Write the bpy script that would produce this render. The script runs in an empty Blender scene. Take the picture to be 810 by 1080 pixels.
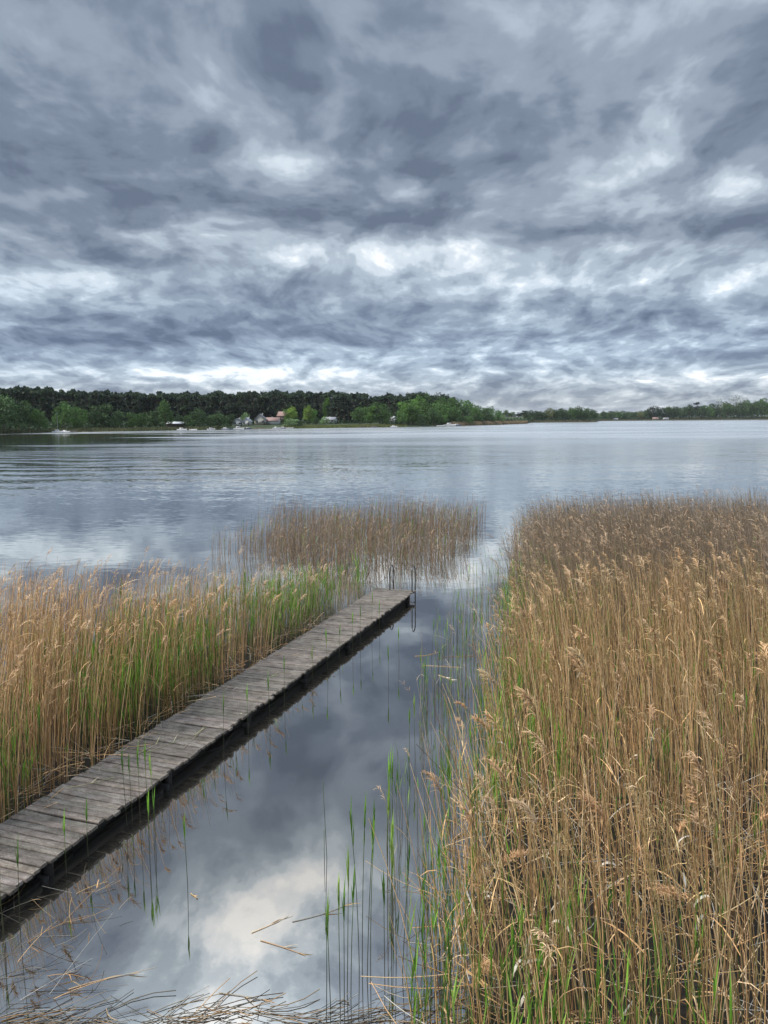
import bpy, math, random
import numpy as np
from mathutils import Vector, Matrix, Euler

R = math.radians
rng = np.random.default_rng(7)
random.seed(7)
scene = bpy.context.scene
COL = scene.collection

# ------------------------------------------------------------------ camera
CAM_H = 4.2
FPX = 811.0                       # focal length in photo pixels (810 x 1080 frame)
cam_d = bpy.data.cameras.new("camera")
cam_d.sensor_fit = 'VERTICAL'; cam_d.sensor_height = 36.0; cam_d.sensor_width = 27.0
cam_d.lens = 36.0 * FPX / 1080.0
cam_d.clip_start = 0.1; cam_d.clip_end = 20000
cam = bpy.data.objects.new("camera", cam_d)
COL.objects.link(cam)
PITCH = math.atan(98.0 / FPX)
ROLL = R(0.35)
cm = Matrix.Rotation(math.pi / 2 - PITCH, 4, 'X') @ Matrix.Rotation(-ROLL, 4, 'Z')
cm.translation = (0, 0, CAM_H)
cam.matrix_world = cm
scene.camera = cam
CR = np.array(cm.to_3x3())

def ray(x, y):
    v = CR @ np.array([x - 405.0, 540.0 - y, -FPX])
    return v / np.linalg.norm(v)

def g(x, y, z=0.0):               # a point seen in the photo, on the level z
    d = ray(x, y); t = (z - CAM_H) / d[2]
    return np.array([d[0] * t, d[1] * t, z])

def at_depth(x, y, Y):            # a point seen in the photo, Y metres ahead
    d = ray(x, y); t = Y / d[1]
    return np.array([d[0] * t, Y, CAM_H + d[2] * t])

# ------------------------------------------------------------------ world, sun, exposure
world = bpy.data.worlds.new("World")
scene.world = world
world.use_nodes = True
wt = world.node_tree
for n in list(wt.nodes): wt.nodes.remove(n)

class NT:
    def __init__(s, t): s.t = t
    def node(s, typ, **kw):
        n = s.t.nodes.new(typ)
        for k, v in kw.items(): setattr(n, k, v)
        return n
    def put(s, sock, v):
        if isinstance(v, bpy.types.NodeSocket): s.t.links.new(v, sock)
        else: sock.default_value = v
    def m(s, op, a, b=0.0, c=0.0, clamp=False):
        n = s.node('ShaderNodeMath', operation=op, use_clamp=clamp)
        s.put(n.inputs[0], a); s.put(n.inputs[1], b)
        if op == 'MULTIPLY_ADD' or op == 'SMOOTH_MIN' : s.put(n.inputs[2], c)
        return n.outputs[0]
    def vm(s, op, a, b=(0, 0, 0)):
        n = s.node('ShaderNodeVectorMath', operation=op)
        s.put(n.inputs[0], a); s.put(n.inputs[1], b)
        return n.outputs[0]
    def comb(s, x, y, z):
        n = s.node('ShaderNodeCombineXYZ')
        s.put(n.inputs[0], x); s.put(n.inputs[1], y); s.put(n.inputs[2], z)
        return n.outputs[0]
    def sep(s, v):
        n = s.node('ShaderNodeSeparateXYZ'); s.put(n.inputs[0], v); return n.outputs
    def noise(s, vec, scale, detail=4, rough=0.5, dist=0.0, out=0):
        n = s.node('ShaderNodeTexNoise')
        s.put(n.inputs['Vector'], vec); s.put(n.inputs['Scale'], scale); n.inputs['Detail'].default_value = detail
        n.inputs['Roughness'].default_value = rough; n.inputs['Distortion'].default_value = dist
        return n.outputs[out]
    def mr(s, v, a, b, c=0.0, d=1.0, smooth=False):
        n = s.node('ShaderNodeMapRange', interpolation_type='SMOOTHSTEP' if smooth else 'LINEAR')
        s.put(n.inputs[0], v)
        for i, q in enumerate((a, b, c, d)): s.put(n.inputs[i + 1], q)
        return n.outputs[0]
    def ramp(s, v, stops, interp='LINEAR'):
        n = s.node('ShaderNodeValToRGB'); cr = n.color_ramp; cr.interpolation = interp
        while len(cr.elements) < len(stops): cr.elements.new(0.5)
        for e, (p, c) in zip(cr.elements, stops):
            e.position = p; e.color = (*c, 1) if len(c) == 3 else c
        s.put(n.inputs[0], v); return n.outputs[0]
    def mix(s, f, a, b, mode='MIX'):
        n = s.node('ShaderNodeMix', data_type='RGBA', blend_type=mode)
        s.put(n.inputs[0], f)
        s.put(n.inputs[6], a if isinstance(a, bpy.types.NodeSocket) else (*a, 1))
        s.put(n.inputs[7], b if isinstance(b, bpy.types.NodeSocket) else (*b, 1))
        return n.outputs[2]

SUN_AZ, SUN_EL = R(-105), R(50)     # azimuth from +Y towards +X
W = NT(wt)
tc = W.node('ShaderNodeTexCoord')
D = tc.outputs['Generated']
dx, dy, dz = W.sep(D)
el = W.m('ARCSINE', dz)
az = W.m('ARCTAN2', dx, dy)
dzp = W.m('MAXIMUM', dz, 0.0)
den = W.m('ADD', dzp, 0.24)
P = W.comb(W.m('DIVIDE', dx, den), W.m('DIVIDE', dy, den), 0.0)
Pw = W.vm('ADD', P, W.vm('MULTIPLY', W.vm('SUBTRACT', W.noise(P, 1.4, 2, 0.5, 0, 1), (0.5, 0.5, 0.5)), (0.35, 0.35, 0.0)))
Pw = W.vm('ADD', Pw, (3.1, 7.7, 0.0))
nA = W.noise(W.vm('MULTIPLY', Pw, (1.35, 1.0, 1)), 5.4, 8, 0.52, 0.0)          # cloud cells
nB = W.noise(Pw, 1.3, 2, 0.5)                # large masses
nD = W.noise(W.vm('MULTIPLY', Pw, (1.3, 1.0, 1)), 4.4, 4, 0.5, 0.0)
nC = W.noise(W.vm('MULTIPLY', Pw, (1.5, 1.0, 1)), 16.0, 6, 0.60, 0.0)           # wisps
th = W.m('MULTIPLY_ADD', W.m('SUBTRACT', nA, 0.5), W.mr(el, R(6), R(22), 1.2, 0.85), 0.49)
th = W.m('MULTIPLY_ADD', W.m('SQRT', W.m('ADD', W.m('POWER', W.m('SUBTRACT', nD, 0.5), 2.0), 0.0008)), W.mr(el, R(4), R(24), 1.35, 0.95), th)
th = W.m('MULTIPLY_ADD', W.m('SUBTRACT', nB, 0.5), 0.5, th)
th = W.m('MULTIPLY_ADD', W.m('SUBTRACT', nC, 0.5), W.m('ADD', W.mr(el, R(5), R(20), 0.34, 0.13), W.mr(el, R(29), R(33), 0, .5)), th)
# the cloud deck's own thick and thin places: (photo x, y, half width, half height in px, thickness)
BLOBS = [
 (200, 68, 30, 24, -.12), (212, 98, 22, 22, -.14), (305, 180, 60, 30, -.36), (418, 206, 40, 11, -.26), (10, 20, 60, 40, -.12),
 (75, 205, 55, 12, -.12), (160, 245, 130, 26, -.26), (330, 262, 150, 20, -.16), (450, 283, 170, 22, -.12), (600, 262, 160, 16, -.10), (560, 302, 140, 12, -.12), (300, 272, 60, 10, -.12),
 (700, 215, 60, 30, -.10), (725, 250, 70, 30, -.10), (790, 190, 60, 26, -.34), (703, 125, 28, 45, -.32), (645, 175, 60, 26, -.22),
 (620, 220, 110, 20, -.20), (50, 302, 90, 14, -.16), (385, 370, 120, 12, -.14), (180, 372, 25, 8, -.25), (700, 365, 130, 12, -.22),
 (60, 390, 170, 8, -.26), (210, 396, 170, 6, -.22), (350, 392, 150, 6, -.20), (680, 400, 200, 6, -.20), (560, 392, 180, 6, -.12), (720, 396, 140, 7, -.14), (150, 402, 260, 6, -.12), (560, 408, 260, 5, -.08),
 (560, 330, 60, 12, -.22), (760, 300, 80, 20, -.12), (540, 60, 60, 60, -.08), (650, 60, 80, 60, -.12),
 (60, 130, 130, 80, .12), (60, 220, 110, 30, .16), (440, 130, 75, 45, .22), (140, 214, 70, 30, .20), (300, 40, 130, 60, .10), 
 (430, 235, 110, 18, .24), (330, 215, 110, 24, .22), (600, 244, 90, 14, .26), (690, 330, 120, 24, .36), (610, 322, 60, 14, .16),
 (90, 330, 170, 26, .18), (330, 322, 160, 26, .24), (230, 356, 220, 22, .28), (500, 348, 110, 18, .22), (90, 360, 170, 20, .20),
 (770, 235, 70, 36, .26), (790, 90, 60, 60, .20), (600, 130, 100, 50, .08), (770, 368, 60, 7, .24), (430, 390, 60, 8, .2),
 (150, 275, 120, 14, .16), (60, 262, 100, 16, .16), (330, 300, 60, 8, .1),
]
bl = None
def angles(px, py):
    d = ray(px, py); return math.atan2(d[0], d[1]), math.asin(d[2])
BL = [(*angles(a, b), c / FPX * 1.05, e / FPX * 1.05, k) for a, b, c, e, k in BLOBS]
# higher up, out of the frame but mirrored by the near water
BL += [(R(-15), R(39.5), R(13), R(5.0), -.62), (R(-11), R(34.0), R(10), R(3.6), -.60), (R(-14), R(36.4), R(5), R(1.4), .12), (R(-5), R(32.5), R(7), R(1.6), -.25), (R(-3), R(30), R(6), R(3), -.30), (R(-2), R(26), R(4), R(2.5), -.15),
       (R(-25), R(31), R(12), R(5), .16), (R(-6), R(25), R(10), R(5), .14), (R(8), R(36), R(10), R(6), .1), (R(-26), R(41), R(6), R(4), .1)]
warp = W.vm('MULTIPLY', W.vm('SUBTRACT', W.noise(P, 3.0, 4, 0.55, 0, 1), (0.5, 0.5, 0.5)), (0.05, 0.03, 0))
AE = W.vm('ADD', W.comb(az, el, 0.0), warp)
for (a, e, sa, se, k) in BL:
    q = W.vm('MULTIPLY', W.vm('SUBTRACT', AE, (a, e, 0)), (0.62 / sa, 0.62 / se, 0))
    gr = W.node('ShaderNodeTexGradient', gradient_type='QUADRATIC_SPHERE')
    W.t.links.new(q, gr.inputs[0])
    th = W.m('MULTIPLY_ADD', gr.outputs[1], k * 1.25, th)
th = W.m('MULTIPLY_ADD', W.mr(el, R(22), R(33), 0, 1, True), 0.02, th)
th = W.m('MULTIPLY_ADD', W.mr(el, R(9), R(17), 0, 1, True), 0.17, th)
th = W.m('MULTIPLY_ADD', W.mr(el, R(16), R(9), 0, 1, True), -0.07, th)
cl = W.ramp(W.m('MAXIMUM', th, 0.0), [
    (0.00, (1.0, 1.0, .99)), (0.15, (.82, .85, .885)), (0.30, (.56, .63, .70)), (0.46, (.372, .440, .515)),
    (0.64, (.250, .302, .378)), (0.84, (.163, .205, .276)), (1.0, (.116, .150, .212))], 'EASE')
# blue tint of the deck low over the horizon, paler and creamier right above it
low = W.mr(el, R(2.5), R(13), 1, 0, True)
cl = W.mix(W.m('MULTIPLY', low, 0.75), cl, (0.88, .98, 1.07), 'MULTIPLY')
cream = W.mr(el, R(0), R(5), 1, 0, True)
cl = W.mix(cream, cl, (1.16, 1.0, .86), 'MULTIPLY')
# overhead the deck is thinner and brighter
up = W.mr(el, R(29), R(60), 1.0, 5.5, True)
clb = W.node('ShaderNodeBackground'); W.put(clb.inputs[0], cl); W.put(clb.inputs[1], up)
sky = W.node('ShaderNodeTexSky', sky_type='NISHITA')
sky.sun_disc = False; sky.sun_elevation = SUN_EL; sky.sun_rotation = SUN_AZ
skb = W.node('ShaderNodeBackground'); W.put(skb.inputs[0], sky.outputs[0]); skb.inputs[1].default_value = 0.06
hole = W.m('MULTIPLY', W.mr(th, -0.05, -0.60, 0, 1, True), W.mr(el, R(29), R(34), 0.15, 1.0, True))
mixs = W.node('ShaderNodeMixShader')
W.put(mixs.inputs[0], W.m('MULTIPLY', hole, 0.8))
W.t.links.new(clb.outputs[0], mixs.inputs[1]); W.t.links.new(skb.outputs[0], mixs.inputs[2])
wo = W.node('ShaderNodeOutputWorld'); W.t.links.new(mixs.outputs[0], wo.inputs[0])
world.cycles.sampling_method = 'MANUAL'; world.cycles.sample_map_resolution = 1024

sun_d = bpy.data.lights.new("sun", 'SUN'); sun_d.energy = 4.4; sun_d.angle = R(12); sun_d.color = (1.0, .95, .87)
sun = bpy.data.objects.new("sun", sun_d); COL.objects.link(sun)
sd = Vector((math.sin(SUN_AZ) * math.cos(SUN_EL), math.cos(SUN_AZ) * math.cos(SUN_EL), math.sin(SUN_EL)))
sun.rotation_euler = sd.to_track_quat('Z', 'Y').to_euler()

scene.view_settings.view_transform = 'Standard'
scene.view_settings.look = 'None'
scene.view_settings.exposure = 0.32
scene.view_settings.gamma = 1.0
scene.view_settings.use_curve_mapping = False
scene.render.engine = 'CYCLES'
scene.cycles.max_bounces = 6
scene.cycles.diffuse_bounces = 2
scene.cycles.transparent_max_bounces = 4
scene.cycles.sample_clamp_indirect = 4.0
scene.cycles.use_denoising = True

# ------------------------------------------------------------------ helpers
def tag(o, label=None, cat=None, group=None, kind=None):
    if label: o["label"] = label
    if cat: o["category"] = cat
    if group: o["group"] = group
    if kind: o["kind"] = kind
    return o

def empty(name, loc=(0, 0, 0), rz=0.0):
    o = bpy.data.objects.new(name, None); COL.objects.link(o)
    o.location = loc; o.rotation_euler = (0, 0, rz); o.empty_display_size = 0.1
    return o

def link(name, me, parent=None):
    o = bpy.data.objects.new(name, me); COL.objects.link(o)
    if parent is not None: o.parent = parent
    return o

class Bulk:
    """collects quads with a colour per vertex and writes ONE mesh"""
    def __init__(s): s.v = []; s.f = []; s.c = []; s.n = 0; s.smooth = False
    def add(s, v, f, c):
        v = np.asarray(v, float).reshape(-1, 3); f = np.asarray(f, int).reshape(-1, 4)
        c = np.asarray(c, float)
        if c.ndim == 1: c = np.tile(c, (len(v), 1))
        s.v.append(v); s.f.append(f + s.n); s.c.append(c); s.n += len(v)
    def tubes(s, p, r, c, S=3):
        """p (N,K,3) r (N,K) c (N,3) or (N,K,3)"""
        N, K, _ = p.shape
        T = np.gradient(p, axis=1); T /= np.linalg.norm(T, axis=2, keepdims=True) + 1e-9
        ref = np.where(np.abs(T[..., :1]) > 0.75, np.array([0, 1., 0]), np.array([1., 0, 0]))
        a = np.cross(T, ref); a /= np.linalg.norm(a, axis=2, keepdims=True) + 1e-9
        b = np.cross(T, a)
        th = np.arange(S) * 2 * math.pi / S
        v = p[:, :, None, :] + r[:, :, None, None] * (a[:, :, None, :] * np.cos(th)[None, None, :, None] + b[:, :, None, :] * np.sin(th)[None, None, :, None])
        idx = np.arange(N * K * S).reshape(N, K, S)
        f = np.stack([idx[:, :-1], np.roll(idx, -1, 2)[:, :-1], np.roll(idx, -1, 2)[:, 1:], idx[:, 1:]], -1)
        if c.ndim == 2: c = np.repeat(c[:, None, :], K, 1)
        cc = np.repeat(c[:, :, None, :], S, 2).reshape(-1, 3)
        s.add(v, f, cc)
    def ribbons(s, p, w, side, c):
        """p (N,K,3) w (N,K) side (N,3) c (N,3)|(N,K,3)"""
        N, K, _ = p.shape
        o = side[:, None, :] * (w / 2)[:, :, None]
        v = np.stack([p - o, p + o], 2)
        idx = np.arange(N * K * 2).reshape(N, K, 2)
        f = np.stack([idx[:, :-1, 0], idx[:, :-1, 1], idx[:, 1:, 1], idx[:, 1:, 0]], -1)
        if c.ndim == 2: c = np.repeat(c[:, None, :], K, 1)
        s.add(v, f, np.repeat(c[:, :, None, :], 2, 2).reshape(-1, 3))
    def box(s, lo, hi, c=(1, 1, 1), M=None):
        x0, y0, z0 = lo; x1, y1, z1 = hi
        v = np.array([(x0,y0,z0),(x1,y0,z0),(x1,y1,z0),(x0,y1,z0),(x0,y0,z1),(x1,y0,z1),(x1,y1,z1),(x0,y1,z1)], float)
        if M is not None: v = v @ np.array(M.to_3x3()).T + np.array(M.translation)
        s.add(v, [(0,3,2,1),(4,5,6,7),(0,1,5,4),(1,2,6,5),(2,3,7,6),(3,0,4,7)], np.array(c, float))
    def mesh(s, name, mat):
        v = np.concatenate(s.v); f = np.concatenate(s.f); c = np.concatenate(s.c)
        me = bpy.data.meshes.new(name)
        me.vertices.add(len(v)); me.vertices.foreach_set('co', v.astype(np.float32).ravel())
        me.loops.add(len(f) * 4); me.loops.foreach_set('vertex_index', f.astype(np.int32).ravel())
        me.polygons.add(len(f))
        me.polygons.foreach_set('loop_start', (np.arange(len(f)) * 4).astype(np.int32))
        me.update(calc_edges=True)
        at = me.color_attributes.new('tint', 'FLOAT_COLOR', 'POINT')
        at.data.foreach_set('color', np.concatenate([np.clip(c, 0, 1), np.ones((len(c), 1))], 1).astype(np.float32).ravel())
        if s.smooth: me.polygons.foreach_set('use_smooth', np.ones(len(f), bool))
        me.materials.append(mat)
        me.validate()
        return me
    def obj(s, name, mat, parent=None): return link(name, s.mesh(name, mat), parent)

def new_mat(name):
    m = bpy.data.materials.new(name); m.use_nodes = True
    t = m.node_tree
    for n in list(t.nodes): t.nodes.remove(n)
    N = NT(t); out = N.node('ShaderNodeOutputMaterial')
    return m, N, out

def principled(N, out, col, rough=0.7, metal=0.0, spec=0.5, normal=None):
    p = N.node('ShaderNodeBsdfPrincipled')
    N.put(p.inputs['Base Color'], col if isinstance(col, bpy.types.NodeSocket) else (*col, 1))
    N.put(p.inputs['Roughness'], rough); p.inputs['Metallic'].default_value = metal
    p.inputs['Specular IOR Level'].default_value = spec
    if normal is not None: N.t.links.new(normal, p.inputs['Normal'])
    if out is not None: N.t.links.new(p.outputs[0], out.inputs[0])
    return p

def bump(N, h, strength=0.3, dist=0.01):
    b = N.node('ShaderNodeBump'); N.put(b.inputs['Height'], h)
    b.inputs['Strength'].default_value = strength; b.inputs['Distance'].default_value = dist
    return b.outputs[0]

def plant_mat(name, trans=0.3, rough=0.6, objcol=False, spec=0.25):
    m, N, out = new_mat(name)
    a = N.node('ShaderNodeAttribute', attribute_name='tint')
    c = a.outputs[0]
    if objcol:
        oi = N.node('ShaderNodeObjectInfo')
        c = N.mix(1.0, c, oi.outputs['Color'], 'MULTIPLY')
    p = principled(N, None, c, rough, spec=spec)
    tr = N.node('ShaderNodeBsdfTranslucent'); N.t.links.new(c, tr.inputs[0])
    mx = N.node('ShaderNodeMixShader'); mx.inputs[0].default_value = trans
    N.t.links.new(p.outputs[0], mx.inputs[1]); N.t.links.new(tr.outputs[0], mx.inputs[2])
    N.t.links.new(mx.outputs[0], out.inputs[0])
    return m
M_REED = plant_mat('reed', 0.18)
M_LEAF = plant_mat('reed_leaf', 0.35)
M_CROWN = plant_mat('crown', 0.25, objcol=True)

def plain_mat(name, col, rough=0.7, metal=0.0, var=0.15, scale=3.0, spec=0.4):
    m, N, out = new_mat(name)
    t = N.node('ShaderNodeTexCoord')
    n = N.noise(t.outputs['Object'], scale, 5, 0.6)
    k = N.mr(n, 0.3, 0.7, 1 - var, 1 + var)
    c = N.mix(1.0, col, N.comb(k, k, k), 'MULTIPLY')
    principled(N, out, c, rough, metal, spec)
    return m

ONES = "zeroth first second third fourth fifth sixth seventh eighth ninth tenth eleventh twelfth thirteenth fourteenth fifteenth sixteenth seventeenth eighteenth nineteenth".split()
TENS = {2: ("twentieth", "twenty"), 3: ("thirtieth", "thirty"), 4: ("fortieth", "forty"), 5: ("fiftieth", "fifty"), 6: ("sixtieth", "sixty")}
def ordn(n):
    if n < 20: return ONES[n]
    a, b = divmod(n, 10)
    return TENS[a][0] if b == 0 else TENS[a][1] + "-" + ONES[b]

# ------------------------------------------------------------------ water, lake bed, shores
def sheet(name, xs, ys, zf, mat, smooth=True):
    xs = np.asarray(xs, float); ys = np.asarray(ys, float)
    X, Y = np.meshgrid(xs, ys); Z = zf(X, Y)
    v = np.stack([X, Y, Z], -1).reshape(-1, 3)
    n, k = X.shape; i = np.arange(n * k).reshape(n, k)
    f = np.stack([i[:-1, :-1], i[:-1, 1:], i[1:, 1:], i[1:, :-1]], -1).reshape(-1, 4)
    b = Bulk(); b.smooth = smooth; b.add(v, f, np.ones(3)); return b.obj(name, mat)

m, N, out = new_mat('lake_water')
geo = N.node('ShaderNodeNewGeometry')
pos = geo.outputs['Position']
px_, py_, pz_ = N.sep(pos)
far = N.mr(py_, 14, 70, 0, 1, True)
# small wind ripples, longer across the view
r1 = N.vm('SUBTRACT', N.noise(N.vm('MULTIPLY', pos, (1.0, 2.2, 1)), 2.2, 3, 0.55, 0.3, 1), (0.5, 0.5, 0.5))
r2 = N.vm('SUBTRACT', N.noise(N.vm('MULTIPLY', pos, (0.22, 0.9, 1)), 0.75, 3, 0.55, 0.4, 1), (0.5, 0.5, 0.5))
r3 = N.vm('SUBTRACT', N.noise(N.vm('MULTIPLY', pos, (0.02, 0.09, 1)), 1.0, 2, 0.5, 0.3, 1), (0.5, 0.5, 0.5))
a1 = N.mr(py_, 12, 70, 0.006, 0.17, True)
a2 = N.mr(py_, 16, 70, 0.004, 0.075, True)
# patches of calmer and rougher water
patch = N.mr(N.noise(N.vm('MULTIPLY', pos, (0.010, 0.035, 1)), 1.0, 3, 0.5, 0.5), 0.35, 0.65, 0.45, 1.25, True)
a1 = N.m('MULTIPLY', a1, patch)
# the wake that rolls in from the left
wx = N.mr(px_, 0, -32, 0, 1, True)
wy = N.m('MULTIPLY', N.mr(py_, 38, 50, 0, 1, True), N.mr(py_, 150, 80, 0, 1, True))
ph = N.m('ADD', N.m('MULTIPLY', py_, 1.25), N.m('MULTIPLY', px_, 0.16))
ph = N.m('MULTIPLY_ADD', N.noise(N.vm('MULTIPLY', pos, (0.05, 0.05, 1)), 1.0, 2), 22.0, ph)
wk = N.m('MULTIPLY', N.m('SINE', ph), N.m('MULTIPLY', N.m('MULTIPLY', wx, wy), 0.018))
tot = N.vm('MULTIPLY', r1, N.comb(N.m('MULTIPLY', a1, 0.5), a1, 0))
tot = N.vm('ADD', tot, N.vm('MULTIPLY', r2, N.comb(N.m('MULTIPLY', a2, 0.4), a2, 0)))
tot = N.vm('ADD', tot, N.comb(0, wk, 0))
nrm = N.vm('NORMALIZE', N.vm('ADD', tot, (0, 0, 1)))
murk = N.noise(pos, 0.8, 5, 0.6)
wcol = N.mix(murk, (.007, .007, .006), (.022, .020, .016))
dif = N.node('ShaderNodeBsdfDiffuse'); N.t.links.new(wcol, dif.inputs[0])
gls = N.node('ShaderNodeBsdfGlossy'); gls.inputs[0].default_value = (1, .985, .95, 1)
calm = N.vm('LENGTH', N.vm('MULTIPLY', N.vm('SUBTRACT', pos, (-92, 175, 0)), (1/46., 1/95., 0)))
calm = calm.node.outputs['Value']
calm = N.mr(N.m('ADD', calm, N.m('MULTIPLY', N.m('SUBTRACT', N.noise(N.vm('MULTIPLY', pos, (.012, .07, 1)), 1.0, 3), .5), 2.2)), .75, 1.15, .22, 1.0, True)
N.put(gls.inputs['Roughness'], N.m('MULTIPLY', N.mr(py_, 20, 170, 0.015, 0.27), N.mr(patch, .45, 1.25, .75, 1.1)))
rg = gls.inputs['Roughness'].links[0].from_socket; N.put(gls.inputs['Roughness'], N.m('MULTIPLY', rg, calm))
N.t.links.new(nrm, gls.inputs['Normal'])
ci = N.m('ABSOLUTE', N.sep(geo.outputs['Incoming'])[2])
fr_ = N.m('MULTIPLY_ADD', N.m('POWER', N.m('SUBTRACT', 1.0, ci, clamp=True), 2.0), .70, .28)
mx = N.node('ShaderNodeMixShader'); N.t.links.new(fr_, mx.inputs[0])
N.t.links.new(dif.outputs[0], mx.inputs[1]); N.t.links.new(gls.outputs[0], mx.inputs[2])
N.t.links.new(mx.outputs[0], out.inputs[0])
M_WATER = m
water = sheet('lake_water', [-3000, -300, 0, 300, 3000], [-8, 50, 500, 2600, 5000], lambda X, Y: X * 0, M_WATER)
tag(water, 'calm grey lake mirroring the clouds', 'water', kind='structure')

m, N, out = new_mat('mud')
t = N.node('ShaderNodeTexCoord')
n = N.noise(t.outputs['Object'], 4.0, 8, 0.65)
c = N.ramp(n, [(.3, (.006, .005, .004)), (.55, (.014, .011, .008)), (.75, (.034, .028, .019))])
principled(N, out, c, N.mr(n, .3, .7, .45, .9), spec=.25, normal=bump(N, n, .8, .05))
M_MUD = m
bed = sheet('lake_bed', [-6000, 0, 6000], [-6000, 0, 9000], lambda X, Y: X * 0 - 1.5, M_MUD)
tag(bed, 'dark muddy lake bed under the water', 'ground', kind='structure')

def wob(X, Y, s=1.0, k=0.0):
    return (np.sin(X * 1.7 * s + Y * .9 * s + k) + np.sin(X * .6 * s - Y * 1.9 * s + 1.3 + k) + np.sin(X * 3.1 * s + Y * 2.7 * s + 2.1 + k) * .5) / 2.5

def bank_z(X, Y):
    edge = np.interp(X, [-9, -3, 0, 1.5, 3, 6, 12], [2.6, 3.0, 4.2, 4.9, 5.6, 5.2, 5.0])
    dd = edge - Y
    z = np.where(dd > 0, np.minimum(dd * .16, .5) + np.clip(dd - 1.6, 0, 5) * .55, dd * .25)
    return np.minimum(z, 2.55) + wob(X, Y, 1.5) * .04
bank = sheet('near_bank', np.linspace(-9, 14, 90), np.linspace(-7.5, 8, 70), bank_z, M_MUD)
tag(bank, 'dark muddy bank at the foot of the near reeds', 'ground', kind='structure')

# shoreline: photo x -> Y distance of the far water's edge
SX = np.array([-250, 0, 60, 130, 240, 300, 360, 450, 490, 530, 556, 560, 628, 634, 700, 810, 1100])
SD = np.array([230, 262, 285, 305, 345, 365, 385, 425, 450, 520, 585, 735, 760, 1010, 1060, 1100, 1150], float)
def shore(x): return float(np.interp(x, SX, SD))
OFF = np.array([-6, 0, 3, 12, 40, 120, 500, 4000.])
HZ = np.array([-.8, -.05, .45, 1.0, 2.2, 4.5, 6, 7.])
def terr(x, off): return float(np.interp(off, OFF, HZ))
m, N, out = new_mat('shore_ground')
t = N.node('ShaderNodeTexCoord')
n = N.noise(t.outputs['Object'], .08, 6, 0.6)
c = N.ramp(n, [(.3, (.020, .030, .014)), (.5, (.036, .050, .020)), (.7, (.07, .066, .035))])
principled(N, out, c, .9, spec=.2)
M_SHORE = m
xs = np.concatenate([np.linspace(-250, 550, 100), [556, 558, 560], np.linspace(565, 628, 10), [631, 634], np.linspace(640, 1100, 40)])
b = Bulk(); b.smooth = True
V = []
for x in xs:
    k = (x - 405) / 817.
    for o, h in zip(OFF, HZ):
        Yd = shore(x) + o; V.append((k * Yd, Yd, h))
i = np.arange(len(V)).reshape(len(xs), len(OFF))
b.add(V, np.stack([i[:-1, :-1], i[1:, :-1], i[1:, 1:], i[:-1, 1:]], -1), np.ones(3))
far_shore = b.obj('far_shore_ground', M_SHORE)
tag(far_shore, 'low grassy far shore of the lake', 'ground', kind='structure')

# pale sand strip on the left shore
m, N, out = new_mat('sand'); t = N.node('ShaderNodeTexCoord'); n = N.noise(t.outputs['Object'], .6, 5)
principled(N, out, N.ramp(n, [(.3, (.16, .13, .08)), (.7, (.26, .21, .14))]), .9)
M_SAND = m
b = Bulk(); V = []
xs2 = np.linspace(80, 134, 20)
for x in xs2:
    k = (x - 405) / 817.
    for o in (-.6, 3, 9, 13):
        Yd = shore(x) + o; V.append((k * Yd, Yd, float(np.interp(o, OFF, HZ)) + .14))
i = np.arange(len(V)).reshape(len(xs2), 4)
b.add(V, np.stack([i[:-1, :-1], i[1:, :-1], i[1:, 1:], i[:-1, 1:]], -1), np.ones(3))
tag(b.obj('sand_beach', M_SAND), 'narrow sandy beach below the trees', 'ground', kind='structure')

# ------------------------------------------------------------------ far trees
def leaf_quads(b, c, n_arr, size, col, r):
    """one little tilted leaf clump per centre"""
    N = len(c)
    a = r.normal(size=(N, 3)); a /= np.linalg.norm(a, axis=1, keepdims=True)
    o = r.normal(size=(N, 3)); o -= (o * a).sum(1, keepdims=True) * a; o /= np.linalg.norm(o, axis=1, keepdims=True)
    e = np.cross(a, o)
    s1 = (size * r.uniform(.6, 1.3, N))[:, None]; s2 = (size * r.uniform(.4, .9, N))[:, None]
    v = np.stack([c - o * s1, c - e * s2, c + o * s1, c + e * s2], 1)
    b.add(v, np.arange(N * 4).reshape(N, 4), np.repeat(col, 4, 0))

def crown_points(r, lobes, n, hollow=.55):
    """points in the outer shells of several lobes (cx,cy,cz,rx,ry,rz)"""
    L = np.array(lobes); wgt = L[:, 3] * L[:, 5]; wgt = wgt / wgt.sum()
    k = r.choice(len(L), n, p=wgt)
    d = r.normal(size=(n, 3)); d /= np.linalg.norm(d, axis=1, keepdims=True)
    rad = r.uniform(hollow, 1.0, n) ** .7 * (1 + .12 * r.normal(size=n))
    return L[k, :3] + d * L[k, 3:6] * rad[:, None], k

def trunk_bulk(b, r, h, r0, limbs=5, top=.8, col=(.09, .065, .045), spread=.25):
    t = np.linspace(0, 1, 5)
    p = np.stack([r.normal(0, .01) * t * h + .01 * h * np.sin(t * 5), r.normal(0, .01) * t * h, t * h * top], -1)[None]
    b.tubes(p, (r0 * (1 - .75 * t))[None], np.array([col]), 6)
    for _ in range(limbs):
        z = r.uniform(.3, .7) * h * top; a = r.uniform(0, 6.28); L = r.uniform(.5, 1) * spread * h
        q = np.stack([np.cos(a) * L * t, np.sin(a) * L * t, z + L * .8 * t], -1)[None]
        b.tubes(q, (r0 * .45 * (1 - .8 * t))[None], np.array([col]), 4)

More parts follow.
